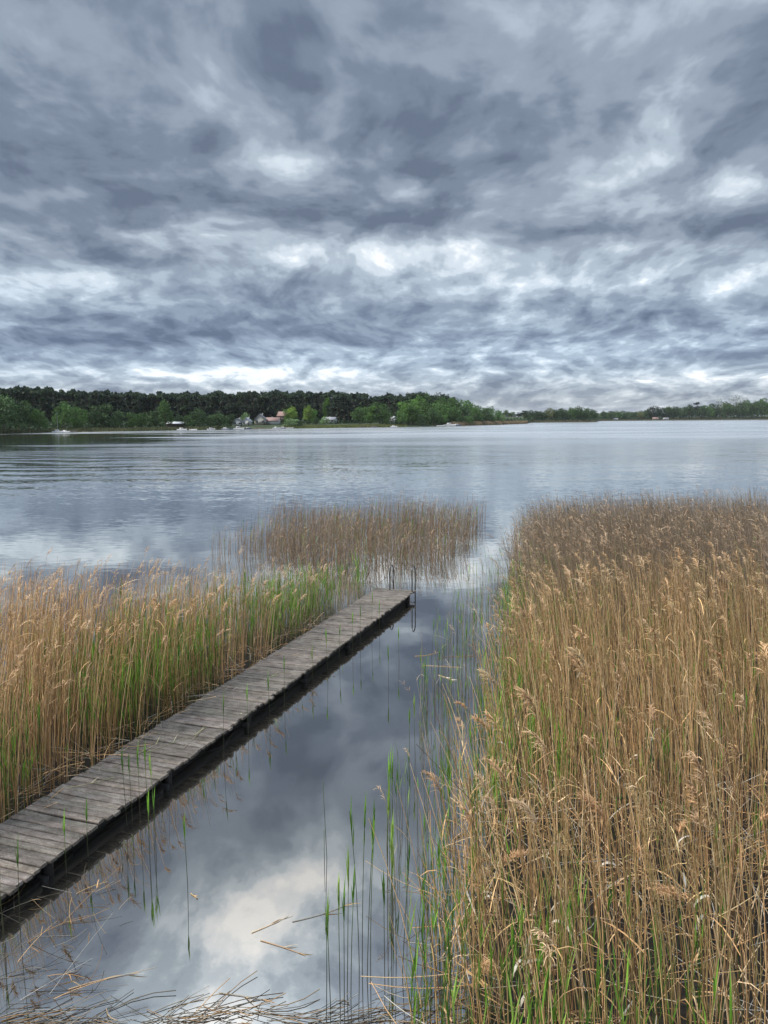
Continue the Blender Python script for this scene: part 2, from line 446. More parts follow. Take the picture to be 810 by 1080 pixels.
def broad_proto(seed, n=1500, hw=.42, low=.10, leaf=.030, lobes_n=11):
    """unit tree: height 1, half-width hw"""
    r = np.random.default_rng(seed)
    lobes = [(0, 0, .55, hw * .62, hw * .62, .38)]
    for i in range(lobes_n):
        a = i * 2.4 + r.uniform(-.4, .4); z = r.uniform(low + .14, .86); env = math.sqrt(max(.05, 1 - ((z - .5) / .52) ** 2))
        rr = hw * env * r.uniform(.5, .72); s = r.uniform(.13, .21)
        lobes.append((math.cos(a) * rr, math.sin(a) * rr, z, s * hw / .42, s * hw / .42, s * r.uniform(.7, 1.0)))
    c, k = crown_points(r, lobes, n)
    tone = r.uniform(.75, 1.3, len(lobes))[k] * r.uniform(.7, 1.3, n)
    col = np.stack([tone * .9, tone, tone * .8], 1) * .5
    b = Bulk(); c[:, 2] = np.maximum(c[:, 2], low * r.uniform(.4, 1.2, n)); leaf_quads(b, c, n, leaf, col, r)
    tb = Bulk(); trunk_bulk(tb, r, 1.0, .018)
    return tb, b

def pine_proto(seed, n=700, hw=.17, base=.42, leaf=.028):
    r = np.random.default_rng(seed); lobes = []
    for i in range(8):
        z = r.uniform(base, .93); a = r.uniform(0, 6.28); rr = hw * r.uniform(.2, .75) * (1.1 - .6 * (z - base) / (1 - base))
        s = hw * r.uniform(.35, .62)
        lobes.append((math.cos(a) * rr, math.sin(a) * rr, z, s, s, s * .7))
    lobes.append((0, 0, .93, hw * .4, hw * .4, .07))
    c, k = crown_points(r, lobes, n, .3)
    tone = r.uniform(.7, 1.3, len(lobes))[k] * r.uniform(.7, 1.3, n)
    b = Bulk(); leaf_quads(b, c, n, leaf, np.stack([tone, tone, tone], 1) * .5, r)
    tb = Bulk(); trunk_bulk(tb, r, 1.0, .014, 3, .95, (.07, .05, .035), .1)
    return tb, b

def sparse_proto(seed):
    tb, b = broad_proto(seed, 380, .46, .2, .022, 13)
    r = np.random.default_rng(seed); trunk_bulk(tb, r, 1.0, .012, 14, .9, (.09, .065, .045), .3)
    return tb, b
M_BARK = plant_mat('bark', 0.0, .9)
PROTO = {}
def add_proto(kind, i, pr):
    tb, b = pr
    PROTO.setdefault(kind, []).append((tb.mesh(kind + '_trunk', M_BARK), b.mesh(kind + '_crown', M_CROWN)))
for i in range(5): add_proto('broad', i, broad_proto(20 + i))
for i in range(3): add_proto('round', i, broad_proto(40 + i, 1300, .50, .04, .032, 10))
for i in range(4): add_proto('pine', i, pine_proto(60 + i))
for i in range(2): add_proto('sparse', i, sparse_proto(80 + i))

GREENS = {  # crown base colours (the tint attribute averages 0.5)
 'dark green': (.050, .085, .034), 'mid green': (.075, .135, .040), 'fresh green': (.11, .20, .045), 'yellow-green': (.20, .28, .06),
 'grey-green': (.18, .25, .13), 'olive brown': (.17, .17, .08), 'very dark': (.036, .056, .032)}
TREES = []
def tree(x, top, w, off, kind, green, seg, name=None):
    Yd = shore(x) + off
    base = np.array([(x - 405) / 817. * Yd, Yd, terr(x, off)])
    tp = at_depth(x, top, Yd)
    h = max(2.0, tp[2] - base[2]) * 1.03
    if h < 2.5: return
    hw = w * Yd / FPX / 2
    tm, cmh = PROTO[kind][rng.integers(len(PROTO[kind]))]
    nm = name or {'pine': 'pine_tree', 'round': 'bush' if h < 6 else 'broadleaf_tree'}.get(kind, 'broadleaf_tree')
    o = empty(nm, (base[0], base[1], base[2] - .15), rng.uniform(0, 6.28))
    nominal = {'broad': .42, 'round': .5, 'pine': .17, 'sparse': .46}[kind]
    s = hw / nominal
    o.scale = (s, s, h)
    a = link('trunk', tm, o); c = link('crown', cmh, o)
    k = rng.uniform(.72, 1.2) * (.8 if x > 556 else 1); c.color = (*[q * k * 2 for q in GREENS[green]], 1)
    TREES.append((seg, kind, green, x, h, o, nm))

S1 = 'left shore under the pine wood'; S2 = 'headland beside the sand spit'; S3 = 'far right shore'; S4 = 'point beyond the sand spit'; S5 = 'middle shore by the houses'
T = [(4,415,44,2,'broad','dark green',S1),(20,419,26,5,'broad','dark green',S1),(31,424,18,6,'broad','dark green',S1),(-22,414,46,3,'broad','dark green',S1),
 (42,430,17,2,'broad','mid green',S1),(68,422,25,8,'broad','mid green',S1),(80,428,14,10,'broad','mid green',S1),(87,429,14,12,'broad','mid green',S1),
 (107,425,26,14,'broad','dark green',S1),(97,431,12,14,'broad','dark green',S1),(125,431,17,12,'broad','dark green',S1),(140,434,12,10,'broad','mid green',S1),(150,434,17,10,'broad','mid green',S1),
 (163,431,14,10,'broad','dark green',S1),(175,421,20,10,'broad','mid green',S1),(190,436,12,24,'broad','dark green',S1),(198,437,12,10,'round','dark green',S1),(211,429,20,10,'broad','dark green',S1),(231,434,22,4,'broad','dark green',S1),(222,437,12,4,'round','dark green',S1),
 (243,436,12,10,'broad','dark green',S1),
 (259,434,11,34,'broad','grey-green',S5),(259,446,9,3,'round','dark green',S5),(273,446,12,5,'round','olive brown',S5),(282,446,8,4,'round','mid green',S5),(291,431,12,50,'broad','dark green',S5),
 (309,427,13,32,'broad','yellow-green',S5),(303,431,8,36,'broad','fresh green',S5),(308,441,18,6,'round','grey-green',S5),(316,443,8,5,'round','dark green',S5),(326,427,13,28,'broad','yellow-green',S5),(332,430,8,26,'broad','fresh green',S5),
 (334,440,7,16,'round','dark green',S5),(343,439,10,16,'round','grey-green',S5),(345,418,9,50,'broad','fresh green',S5),(351,425,10,40,'pine','very dark',S5),(358,414,16,44,'pine','very dark',S5),(364,416,14,40,'pine','very dark',S5),(369,419,11,44,'pine','very dark',S5),
 (353,421,11,46,'pine','very dark',S5),(380,427,20,16,'broad','mid green',S2),(391,427,16,20,'broad','fresh green',S2),(401,424,22,16,'broad','mid green',S2),(409,431,14,10,'broad','mid green',S2),
 (421,430,9,26,'broad','dark green',S2),(431,421,26,16,'broad','fresh green',S2),(424,433,14,6,'broad','mid green',S2),(443,417,22,40,'broad','fresh green',S2),(450,414,22,60,'broad','mid green',S2),(436,426,20,10,'broad','mid green',S2),
 (431,414,14,85,'broad','very dark',S2),(440,412,15,85,'broad','very dark',S2),(449,413,14,85,'broad','very dark',S2),(461,413,14,80,'broad','very dark',S2),(470,415,12,80,'broad','very dark',S2),
 (452,422,22,18,'broad','mid green',S2),(458,429,18,6,'broad','dark green',S2),(466,418,20,40,'broad','mid green',S2),(465,424,22,18,'broad','mid green',S2),(473,420,18,40,'broad','mid green',S2),(478,428,20,12,'broad','mid green',S2),
 (481,419,18,46,'broad','mid green',S2),(489,421,20,46,'broad','mid green',S2),(489,427,20,18,'broad','dark green',S2),(497,423.5,18,40,'broad','mid green',S2),(502,429,18,16,'broad','mid green',S2),(507,427,16,40,'broad','mid green',S2),
 (513,430,16,20,'broad','dark green',S2),(516,428,14,44,'broad','mid green',S2),(522,432,14,18,'broad','mid green',S2),(527,433,10,34,'broad','mid green',S2),(531,437,6,20,'broad','grey-green',S2),(445,436,12,2,'round','dark green',S2),(468,437,14,3,'round','mid green',S2),(494,438,14,3,'round','mid green',S2),
 (534,432,10,250,'broad','dark green',S4),(540,434,9,230,'broad','dark green',S4),(547,435,9,200,'pine','very dark',S4),(553,433,9,160,'pine','very dark',S4),(558,432,11,20,'broad','dark green',S4),(566,432,12,14,'broad','dark green',S4),(574,434,10,12,'broad','dark green',S4),
 (581,430,13,14,'broad','olive brown',S4),(588,431,12,12,'broad','dark green',S4),(595,430,13,14,'broad','dark green',S4),(603,429,12,14,'broad','mid green',S4),(611,427.5,18,12,'broad','mid green',S4),(619,430,12,12,'broad','mid green',S4),(627,431.5,9,10,'broad','dark green',S4),
 (637,433,8,10,'broad','dark green',S3),(645,434,8,10,'broad','dark green',S3),(653,433,9,12,'broad','mid green',S3),(661,434,9,10,'broad','dark green',S3),(669,434,9,12,'broad','dark green',S3),(676,433,9,10,'broad','olive brown',S3),(682,432,8,24,'broad','dark green',S3),
 (687,428.5,11,24,'broad','very dark',S3),(693,427.5,12,26,'broad','very dark',S3),(700,428.5,12,26,'broad','very dark',S3),(707,429,12,20,'broad','dark green',S3),(714,428,12,20,'broad','dark green',S3),(720,428.5,12,12,'broad','dark green',S3),(728,426,13,20,'broad','dark green',S3),
 (736,424.5,10,30,'pine','very dark',S3),(740,427,14,14,'broad','dark green',S3),(748,427,13,14,'broad','mid green',S3),(755,425,14,20,'broad','dark green',S3),(761,419,17,40,'sparse','olive brown',S3),(768,424,14,14,'broad','mid green',S3),
 (774,416.5,19,40,'sparse','olive brown',S3),(783,418.5,15,40,'sparse','olive brown',S3),(779,424,14,14,'broad','dark green',S3),(788,421.5,14,16,'broad','mid green',S3),(797,422,14,14,'broad','dark green',S3),(804,419.5,16,20,'broad','mid green',S3),(814,420,16,16,'broad','mid green',S3),(826,420,18,16,'broad','mid green',S3)]
for a in T: tree(*a)
from collections import defaultdict
rows = defaultdict(list)
for q in TREES: rows[(q[0], q[1], q[2], q[6])].append(q)
KW = {'broad': 'leafy', 'round': 'rounded', 'pine': 'tall', 'sparse': 'thinly leaved'}
for (seg, kind, green, nm), lst in rows.items():
    lst.sort(key=lambda q: q[3])
    noun = {'pine_tree': 'pine', 'bush': 'bush', 'broadleaf_tree': 'tree'}[nm]
    for i, q in enumerate(lst):
        tail = f", {ordn(i + 1)} from left" if len(lst) > 1 else ""
        tag(q[5], f"{KW[kind]} {green} {noun} on the {seg}{tail}", noun, 'trees along the far shore')

# the pine wood behind the left shore: reads as one dark mass
def wood(name, x0, x1, n, topf, offs, cols, label, seed, kinds=('pine',), w=(6, 9)):
    r = np.random.default_rng(seed)
    pr = [pine_proto(200 + i, 520, .17, .12, .042)[1] if kinds[0] == 'pine' else broad_proto(300 + i, 420, .42, .06, .05)[1] for i in range(5)]
    pt = [(np.concatenate(q.v), np.concatenate(q.c)) for q in pr]
    tb = Bulk(); trunk_bulk(tb, r, 1.0, .014, 0, .9, (.045, .035, .028))
    tv, tf, tcx = np.concatenate(tb.v), np.concatenate(tb.f), np.concatenate(tb.c)
    b = Bulk(); b2 = Bulk()
    for i in range(n):
        x = x0 + (x1 - x0) * (i + r.uniform(0, 1)) / n
        off = r.uniform(*offs); Yd = shore(x) + off
        z0 = terr(x, off)
        tp = at_depth(x, topf(x) + abs(r.normal(0, 1.9)) - 1.6 + 1.0 * math.sin(x * .21) + .7 * math.sin(x * .53 + 1) + (offs[1] - off) / (offs[1] - offs[0]) * 3.0, Yd)[2]
        h = tp - z0; hw = r.uniform(*w) * .5 * Yd / FPX / (.17 if kinds[0] == 'pine' else .42)
        v, c = pt[r.integers(5)]; a = r.uniform(0, 6.28)
        M = np.array([[math.cos(a), -math.sin(a), 0], [math.sin(a), math.cos(a), 0], [0, 0, 1]])
        vv = (v * [hw, hw, h]) @ M.T + [(x - 405) / 817. * Yd, Yd, z0]
        col = np.array(cols[r.integers(len(cols))]) * r.uniform(.8, 1.2)
        b.add(vv, np.arange(len(v)).reshape(-1, 4), c * 2 * col)
        b2.add(tv * [hw * 1.6, hw * 1.6, h] + [(x - 405) / 817. * Yd, Yd, z0], tf, tcx)
    root = b.obj(name, M_LEAF)
    tag(root, label, 'forest', kind='stuff')
    b2.obj('trunks', M_BARK, root)
tops = lambda x: float(np.interp(x, [-200, 0, 40, 60, 110, 160, 220, 300, 340, 370, 390, 415, 440, 470, 500], [406, 409, 408.5, 411, 413.5, 414.5, 414.5, 413, 414, 414, 418, 417, 415, 418, 426]))
wood('pine_forest', -200, 480, 1150, tops, (45, 130), [(.036, .056, .034), (.050, .074, .038), (.030, .044, .028)], 'dark pine wood closing off the left shore', 5, w=(7, 12))
wood('far_woodland', 556, 1000, 130, lambda x: float(np.interp(x, [556, 600, 630, 640, 680, 700, 740, 800, 1000], [436, 432, 434, 434, 434, 430, 428, 424, 422])), (35, 90), [(.05, .08, .04), (.07, .11, .045)], 'distant leafy woodland behind the far right shore', 6, ('broad',), (11, 16))
wood('far_ridge_woodland', 528, 700, 60, lambda x: float(np.interp(x, [528, 560, 640, 680, 700], [435, 433.5, 432.5, 432.5, 433])), (900, 1100), [(.05, .075, .045)], 'faint wooded ridge on the horizon', 8, ('broad',), (8, 11))

# low undergrowth between the trees
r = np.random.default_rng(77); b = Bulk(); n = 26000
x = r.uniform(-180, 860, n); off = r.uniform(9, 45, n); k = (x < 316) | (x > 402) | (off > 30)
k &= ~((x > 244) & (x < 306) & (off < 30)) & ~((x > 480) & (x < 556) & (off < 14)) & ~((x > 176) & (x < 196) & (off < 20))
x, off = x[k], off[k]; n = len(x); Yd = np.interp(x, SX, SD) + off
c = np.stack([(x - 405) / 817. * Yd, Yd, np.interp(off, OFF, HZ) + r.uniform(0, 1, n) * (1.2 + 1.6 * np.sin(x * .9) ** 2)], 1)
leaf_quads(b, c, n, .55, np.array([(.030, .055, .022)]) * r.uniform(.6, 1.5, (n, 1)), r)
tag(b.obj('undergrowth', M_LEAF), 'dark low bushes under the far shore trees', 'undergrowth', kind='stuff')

# dry reeds and bushes fringing the far water
def fringe(name, xa, xb, n, hgt, offs, col, label, seed):
    r = np.random.default_rng(seed)
    x = r.uniform(xa, xb, n); off = r.uniform(*offs, n)
    Yd = np.interp(x, SX, SD) + off
    base = np.stack([(x - 405) / 817. * Yd, Yd, np.interp(off, OFF, HZ).clip(-.1)], 1)
    h = r.uniform(.6, 1.1, n) * hgt; t = np.linspace(0, 1, 3)
    p = base[:, None] + np.stack([r.normal(0, .15, (n, 1)) * t * h[:, None], r.normal(0, .15, (n, 1)) * t * h[:, None], t * h[:, None]], -1)
    w = np.tile([.25, .22, .05], (n, 1)); a = r.uniform(0, 3.14, n)
    b = Bulk(); c = np.array(col) * r.uniform(.7, 1.3, (n, 1))
    b.ribbons(p, w, np.stack([np.cos(a), np.sin(a), a * 0], 1), c)
    tag(b.obj(name, M_REED), label, 'reeds', kind='stuff')
fringe('shore_reeds', 476, 557, 6000, 1.9, (-1, 10), (.20, .155, .095), 'brown dry reeds along the sand spit', 11)
fringe('shore_grass', 300, 430, 3500, 1.0, (0, 8), (.13, .15, .05), 'low green grass along the middle far shore', 12)
fringe('shore_sedge', -150, 235, 5000, 1.3, (-1, 4), (.09, .10, .045), 'dark sedge at the foot of the left shore trees', 13)
fringe('distant_shore_reeds', 558, 860, 6000, 1.7, (-1, 8), (.11, .10, .06), 'dull brown reed line under the far right woods', 14)

# ------------------------------------------------------------------ houses, boats and jetties on the far shore
M_WHITE = plain_mat('white_render', (.46, .46, .44)); M_GREYW = plain_mat('grey_wall', (.30, .29, .25)); M_DARKW = plain_mat('dark_timber', (.05, .035, .03))
M_ROOFR = plain_mat('red_tiles', (.22, .14, .12)); M_ROOFG = plain_mat('grey_roof', (.22, .22, .23)); M_ROOFW = plain_mat('pale_roof', (.38, .39, .40))
M_GLASS = plain_mat('window_glass', (.03, .035, .04), .08, spec=.8); M_HULLW = plain_mat('white_hull', (.42, .42, .42), .3); M_HULLD = plain_mat('dark_hull', (.04, .05, .09), .4)
M_OLDWOOD = plain_mat('shore_wood', (.16, .13, .10), .9); M_STEEL = plain_mat('steel', (.35, .35, .36), .4, .8)

def prism(b, x0, x1, y0, y1, z0, z1, c=(1, 1, 1)):      # gable roof solid, ridge along y
    xm = (x0 + x1) / 2; T_ = .14
    for sx in (x0, x1):
        v = [(sx, y0, z0), (sx, y1, z0), (xm, y1, z1), (xm, y0, z1), (sx, y0, z0 + T_), (sx, y1, z0 + T_), (xm, y1, z1 + T_), (xm, y0, z1 + T_)]
        b.add(v, [(0,1,2,3),(4,7,6,5),(0,3,7,4),(1,5,6,2),(0,4,5,1)], np.array(c, float))

def house(x, off, W_, Dp, eave, ridge, rot, mw, mr_, label, name='house', gable_windows=2, wide_glass=False):
    Yd = shore(x) + off
    o = empty(name, ((x - 405) / 817. * Yd, Yd, terr(x, off) - .1), rot)
    b = Bulk(); b.box((-W_/2, -Dp/2, 0), (W_/2, Dp/2, eave))
    for sy in (-Dp/2, Dp/2 - .2):
        b.add([(-W_/2, sy, eave), (W_/2, sy, eave), (0, sy, ridge), (0, sy, ridge), (-W_/2, sy + .2, eave), (W_/2, sy + .2, eave), (0, sy + .2, ridge), (0, sy + .2, ridge)],
              [(0,1,2,3), (4,7,6,5), (0,3,7,4), (1,5,6,2)], np.ones(3))
    b.obj('wall', mw, o)
    b = Bulk(); prism(b, -W_/2 - .4, W_/2 + .4, -Dp/2 - .4, Dp/2 + .4, eave - .28, ridge + .02); rf = b.obj('roof', mr_, o)
    b = Bulk(); b.box((W_*.15, .5, ridge - 1.2), (W_*.15 + .5, 1.0, ridge + .5)); b.obj('chimney', M_GREYW, rf)
    xs_ = np.linspace(-W_/2 + W_/(2*gable_windows+1), W_/2 - W_/(2*gable_windows+1), gable_windows)
    for xx in xs_:
        ww = W_ / (2 * gable_windows + 1) * (.8 if wide_glass else .55)
        b = Bulk(); b.box((xx - ww, -Dp/2 - .06, eave*.35), (xx + ww, -Dp/2 - .003, eave*.85)); wn = b.obj('window', M_GLASS, o)
        b = Bulk(); b.box((xx - ww - .08, -Dp/2 - .09, eave*.35 - .1), (xx + ww + .08, -Dp/2 - .07 + .064, eave*.35 - .002)); b.box((xx - .03, -Dp/2 - .09, eave*.35), (xx + .03, -Dp/2 - .062, eave*.85)); b.obj('frame', M_WHITE, wn)
    b = Bulk(); b.box((W_/2 - .9, -Dp/2 - .05, .05), (W_/2 - .15, -Dp/2 - .003, min(2.05, eave*.8))); dr = b.obj('door', M_DARKW, o)
    b = Bulk(); b.box((W_/2 - .85, -Dp/2 - .12, 1.0), (W_/2 - .80, -Dp/2 - .052, 1.1)); b.obj('handle', M_STEEL, dr)
    o.scale = (.82, .82, .82)
    tag(o, label, 'house', 'buildings on the far shore')
house(251.5, 22, 5.6, 5, 2.8, 4.4, R(3), M_WHITE, M_ROOFG, 'small white house with wide dark windows, leftmost by the water', wide_glass=True)
house(261.5, 26, 4.0, 6, 2.4, 4.6, R(-5), M_WHITE, M_ROOFW, 'white hut with a pale grey pointed roof beside the white house')
house(275.5, 30, 6.4, 7, 3.4, 6.6, R(0), M_GREYW, M_ROOFG, 'grey gabled house between the white hut and the red roofs')
house(288.5, 30, 4.6, 8.5, 2.6, 4.4, R(82), M_WHITE, M_ROOFR, 'low white house under a long dusty red roof')
house(300.0, 40, 4.5, 7, 5.0, 7.6, R(70), M_DARKW, M_ROOFR, 'tall dark house with a red roof above the others')
house(349, 36, 5, 8, 2.6, 4.2, R(70), M_WHITE, M_ROOFG, 'pale low house among the dark pines right of the yellow-green tree')
house(186, 16, 3.6, 9.0, 2.2, 2.9, R(88), M_DARKW, M_ROOFW, 'long low boathouse with a pale roof on the left shore', 'boathouse')
house(415, 30, 4, 8, 3.0, 4.8, R(20), M_WHITE, M_ROOFW, 'white house half hidden between the trees of the headland')
house(692, 8, 6, 9, 2.6, 4.4, R(80), M_GREYW, M_ROOFR, 'distant house with a dull red roof on the far right shore')
house(703, 7, 5, 9, 2.4, 3.6, R(85), M_WHITE, M_ROOFG, 'distant pale house beside the dull red roof on the far right shore')
house(650, 7, 5, 7, 2.4, 3.6, R(85), M_WHITE, M_ROOFG, 'tiny pale house left of the dark wood on the far right shore')

def hull(b, L, Wd, H, flare=.25):
    n = 9; t = np.linspace(-1, 1, n); V = []
    for u in t:
        w = Wd / 2 * (1 - max(0, u) ** 2.2) * (1 - .15 * max(0, -u)); z = H * (1 + .25 * max(0, u) ** 2)
        V += [(u * L/2, -w, z), (u * L/2, -w * (1 - flare), .0), (u * L/2, 0, -.15), (u * L/2, w * (1 - flare), .0), (u * L/2, w, z), (u * L/2, w*.85, z*.8), (u*L/2, -w*.85, z*.8)]
    i = np.arange(n * 7).reshape(n, 7)
    f = np.stack([i[:-1], i[1:], np.roll(i, -1, 1)[1:], np.roll(i, -1, 1)[:-1]], -1)
    b.add(V, f, np.ones(3))
    b.add([V[0], V[1], V[3], V[4]], [(0, 1, 2, 3)], np.ones(3))
def boat(x, off, L, rot, mat, label, cabin=True, mast=0, name='motor_boat'):
    Yd = shore(x) + off
    o = empty(name, ((x - 405) / 817. * Yd, Yd, .02), rot)
    L *= .74
    b = Bulk(); hull(b, L, L * .33, L * .13); b.obj('hull', mat, o)
    if cabin:
        b = Bulk(); z = L*.13
        v = [(-L*.25,-L*.1,z),(L*.18,-L*.09,z),(L*.18,L*.09,z),(-L*.25,L*.1,z),(-L*.22,-L*.08,z+L*.13),(L*.06,-L*.07,z+L*.13),(L*.06,L*.07,z+L*.13),(-L*.22,L*.08,z+L*.13)]
        b.add(v, [(0,3,2,1),(4,5,6,7),(0,1,5,4),(1,2,6,5),(2,3,7,6),(3,0,4,7)], np.ones(3)); cb = b.obj('cabin', M_HULLW, o)
        b = Bulk()
        for sy in (-1, 1): b.box((-L*.16, sy*L*.094 - .01, z+L*.04), (L*.05, sy*L*.094 + .01, z+L*.09))
        b.obj('window', M_GLASS, cb)
    else:
        b = Bulk(); b.box((-L*.1, -L*.14, L*.09), (L*.0, L*.14, L*.115)); b.box((-L*.35, -L*.13, L*.09), (-L*.27, L*.13, L*.115)); b.obj('seat', M_OLDWOOD, o)
    if mast:
        b = Bulk(); p = np.array([[[0, 0, L*.1], [0, 0, mast]]], float); b.tubes(p, np.array([[.06, .04]]), np.array([[1., 1, 1]]), 6); b.obj('mast', M_STEEL, o)
    tag(o, label, 'boat', 'boats moored along the far shore')
boat(61, -4, 5.5, R(8), M_HULLW, 'white sailing boat with a bare mast on the left shore', mast=7.5, name='sailing_boat')
boat(69, -5, 4.5, R(-6), M_HULLW, 'white cabin boat just right of the masted boat')
boat(76, -4, 4.2, R(4), M_HULLW, 'open white boat, right end of the left shore mooring', False, name='rowing_boat')
boat(192, -3, 5.5, R(5), M_HULLW, 'white cabin boat moored below the long boathouse')
boat(204, -3, 4.5, R(-9), M_HULLW, 'small open boat right of the long boathouse', False, name='rowing_boat')
boat(223, -3, 4.8, R(30), M_HULLW, 'small cabin boat left of the white house')
boat(238, -3, 5.0, R(-25), M_HULLD, 'dark blue boat left of the white house mooring')
boat(243, -4, 4.4, R(70), M_HULLD, 'dark open boat nearest the white house mooring', False, name='rowing_boat')
boat(252, -3, 6.5, R(5), M_HULLW, 'biggest white cabin boat in front of the houses')
boat(262, -4, 4.6, R(30), M_HULLD, 'dark boat right of the biggest white boat')
boat(292, -3, 5.0, R(12), M_HULLW, 'white cabin boat below the red roofed house')
boat(299, -3, 4.6, R(-30), M_HULLD, 'dark blue cabin boat below the tall dark house')
boat(306, -3, 4.4, R(5), M_HULLW, 'open white boat below the grey-green bush', False, name='rowing_boat')
boat(395, -4, 4.6, R(10), M_HULLW, 'small white boat by the middle shore landing stage', False, name='rowing_boat')
boat(416, -3, 4.8, R(-8), M_HULLW, 'white cabin boat at the foot of the headland')
boat(465, -4, 5.2, R(10), M_HULLW, 'low white boat left of the long cruiser at the headland', False, name='rowing_boat')
boat(475, -5, 9.5, R(4), M_HULLW, 'long white cruiser moored by the headland')
boat(483, -4, 6.0, R(-10), M_HULLD, 'dark cabin boat right of the long white cruiser')

def far_jetty(x, off, L, Wd, rot, label):
    Yd = shore(x) + off
    o = empty('jetty', ((x - 405) / 817. * Yd, Yd, 0), rot)
    b = Bulk(); b.box((-L/2, -Wd/2, .55), (L/2, Wd/2, .68)); b.obj('deck', M_OLDWOOD, o)
    for xx in np.linspace(-L/2 + .3, L/2 - .3, max(2, int(L / 2.5))):
        for sy in (-1, 1):
            b = Bulk(); p = np.array([[[xx, sy * (Wd/2 - .1) , -.9], [xx, sy * (Wd/2 - .1), .545]]]); b.tubes(p, np.full((1, 2), .1), np.ones((1, 3)) , 6); b.obj('post', M_OLDWOOD, o)
    tag(o, label, 'jetty', 'jetties along the far shore')
far_jetty(69, -2.2, 9, 1.4, R(2), 'low grey jetty beside the white boats of the left shore')
far_jetty(192, -1.2, 8, 1.4, R(-3), 'short jetty below the long boathouse')
far_jetty(268, -1.5, 10, 1.4, R(2), 'long low jetty in front of the grey gabled house')
far_jetty(388, -1.5, 12, 1.5, R(3), 'landing stage at the bend of the middle shore')
far_jetty(470, -1.5, 11, 1.6, R(5), 'jetty behind the long white cruiser at the headland')
# ------------------------------------------------------------------ haze over the lake
b = Bulk(); b.box((-6200, -6200, -2.6), (6200, 9200, 75)); 
m = bpy.data.materials.new('haze'); m.use_nodes = True; t_ = m.node_tree
for n_ in list(t_.nodes): t_.nodes.remove(n_)
N = NT(t_); out = N.node('ShaderNodeOutputMaterial'); pv = N.node('ShaderNodeVolumePrincipled')
pv.inputs['Color'].default_value = (.88, .93, 1, 1); pv.inputs['Density'].default_value = .00004
t_.links.new(pv.outputs[0], out.inputs['Volume'])
tag(b.obj('haze', m), 'thin pale haze over the lake', 'haze', kind='stuff')

# ------------------------------------------------------------------ jetty
DZ = 0.20
pl0, pl1 = g(0, 870, DZ), g(400, 618, DZ)
pr0, pr1 = g(0, 945, DZ), g(437, 624, DZ)
ddir = ((pl1 - pl0) / np.linalg.norm(pl1 - pl0) + (pr1 - pr0) / np.linalg.norm(pr1 - pr0)); ddir /= np.linalg.norm(ddir)
across = np.array([ddir[1], -ddir[0], 0])
DW = float(np.dot(pr1 - pl1, across) + np.dot(pr0 - pl0, across)) / 2
endc = (pl1 + pr1) / 2; 
JZ = math.atan2(ddir[1], ddir[0]) - math.pi / 2
jet = empty('jetty', (endc[0], endc[1], 0), JZ)      # local y runs back to land as negative
LEN = 14.6
def jp(x, y, z=0.0):                                   # jetty-local to world
    return np.array([endc[0], endc[1], 0]) + across * x + ddir * y + np.array([0, 0, z])
tag(jet, 'long narrow weathered plank jetty running out beside the reeds', 'jetty')
m, N, out = new_mat('weathered_planks')
t = N.node('ShaderNodeTexCoord'); a = N.node('ShaderNodeAttribute', attribute_name='tint')
ob = t.outputs['Object']
grain = N.noise(N.vm('MULTIPLY', ob, (7, 55, 30)), 1.0, 7, .72, .5)
blot = N.noise(ob, 5.0, 6, .65)
spots = N.noise(ob, 26.0, 4, .6)
pale = N.noise(ob, 60.0, 2, .5)
c = N.ramp(grain, [(.30, (.070, .057, .050)), (.48, (.215, .182, .160)), (.68, (.335, .295, .265))])
c = N.mix(N.mr(blot, .42, .68, 0, .8), c, (.070, .058, .045))
c = N.mix(N.mr(spots, .56, .66, 0, .65), c, (.20, .205, .16))
c = N.mix(N.mr(N.noise(ob, 75.0, 3, .7), .50, .62, 0, .55), c, (.055, .046, .038))
c = N.mix(N.mr(pale, .68, .74, 0, .8), c, (.42, .41, .38))
c = N.mix(1.0, c, a.outputs[0], 'MULTIPLY')
h = N.m('ADD', grain, N.m('MULTIPLY', blot, .6))
principled(N, out, c, .85, spec=.25, normal=bump(N, h, .8, .006))
M_PLANK = m
r = np.random.default_rng(3)
b = Bulk(); y = -.004; pitch = .099
while y > -LEN:
    w = pitch - .012 - r.uniform(0, .006); x0 = -DW/2 + r.normal(0, .008); x1 = DW/2 + r.normal(0, .015); z1 = DZ + r.normal(0, .0025); z0 = z1 - .032
    sk = r.normal(0, .004); e = .005; tilt = r.normal(0, .002)
    ya, yb = y - w, y
    cs = [(ya, z0), (yb, z0), (yb, z1 - e), (yb - e, z1), (ya + e, z1), (ya, z1 - e)]
    K = 7; xs_ = np.linspace(x0, x1, K); bow = r.normal(0, .004)
    V = [(xx, cy + sk * (xx / DW) * 2, cz + tilt * (xx / DW) + bow * (1 - (2 * xx / DW) ** 2) + (r.normal(0, .0012) if cz > z0 else 0)) for xx in xs_ for cy, cz in cs]
    i = np.arange(K * 6).reshape(K, 6)
    tone = r.uniform(.80, 1.15); col = np.array([tone * r.uniform(.97, 1.04), tone, tone * r.uniform(.93, 1.0)]) * .76
    b.add(V, np.stack([i[:-1], i[1:], np.roll(i, -1, 1)[1:], np.roll(i, -1, 1)[:-1]], -1), np.tile(col, (len(V), 1)))
    E = []
    for q in (0, K - 1):
        e6 = [V[q * 6 + j] for j in range(6)]; E.append(e6)
    for e6, fl in zip(E, (0, 1)):
        b.add(e6, [(0, 1, 2, 5), (5, 2, 3, 4)] if fl else [(5, 2, 1, 0), (4, 3, 2, 5)], col)
    y -= pitch
b.obj('deck', M_PLANK, jet)
m, N, out = new_mat('shade_black_timber')  # near-black timber colour, shade under the deck painted in
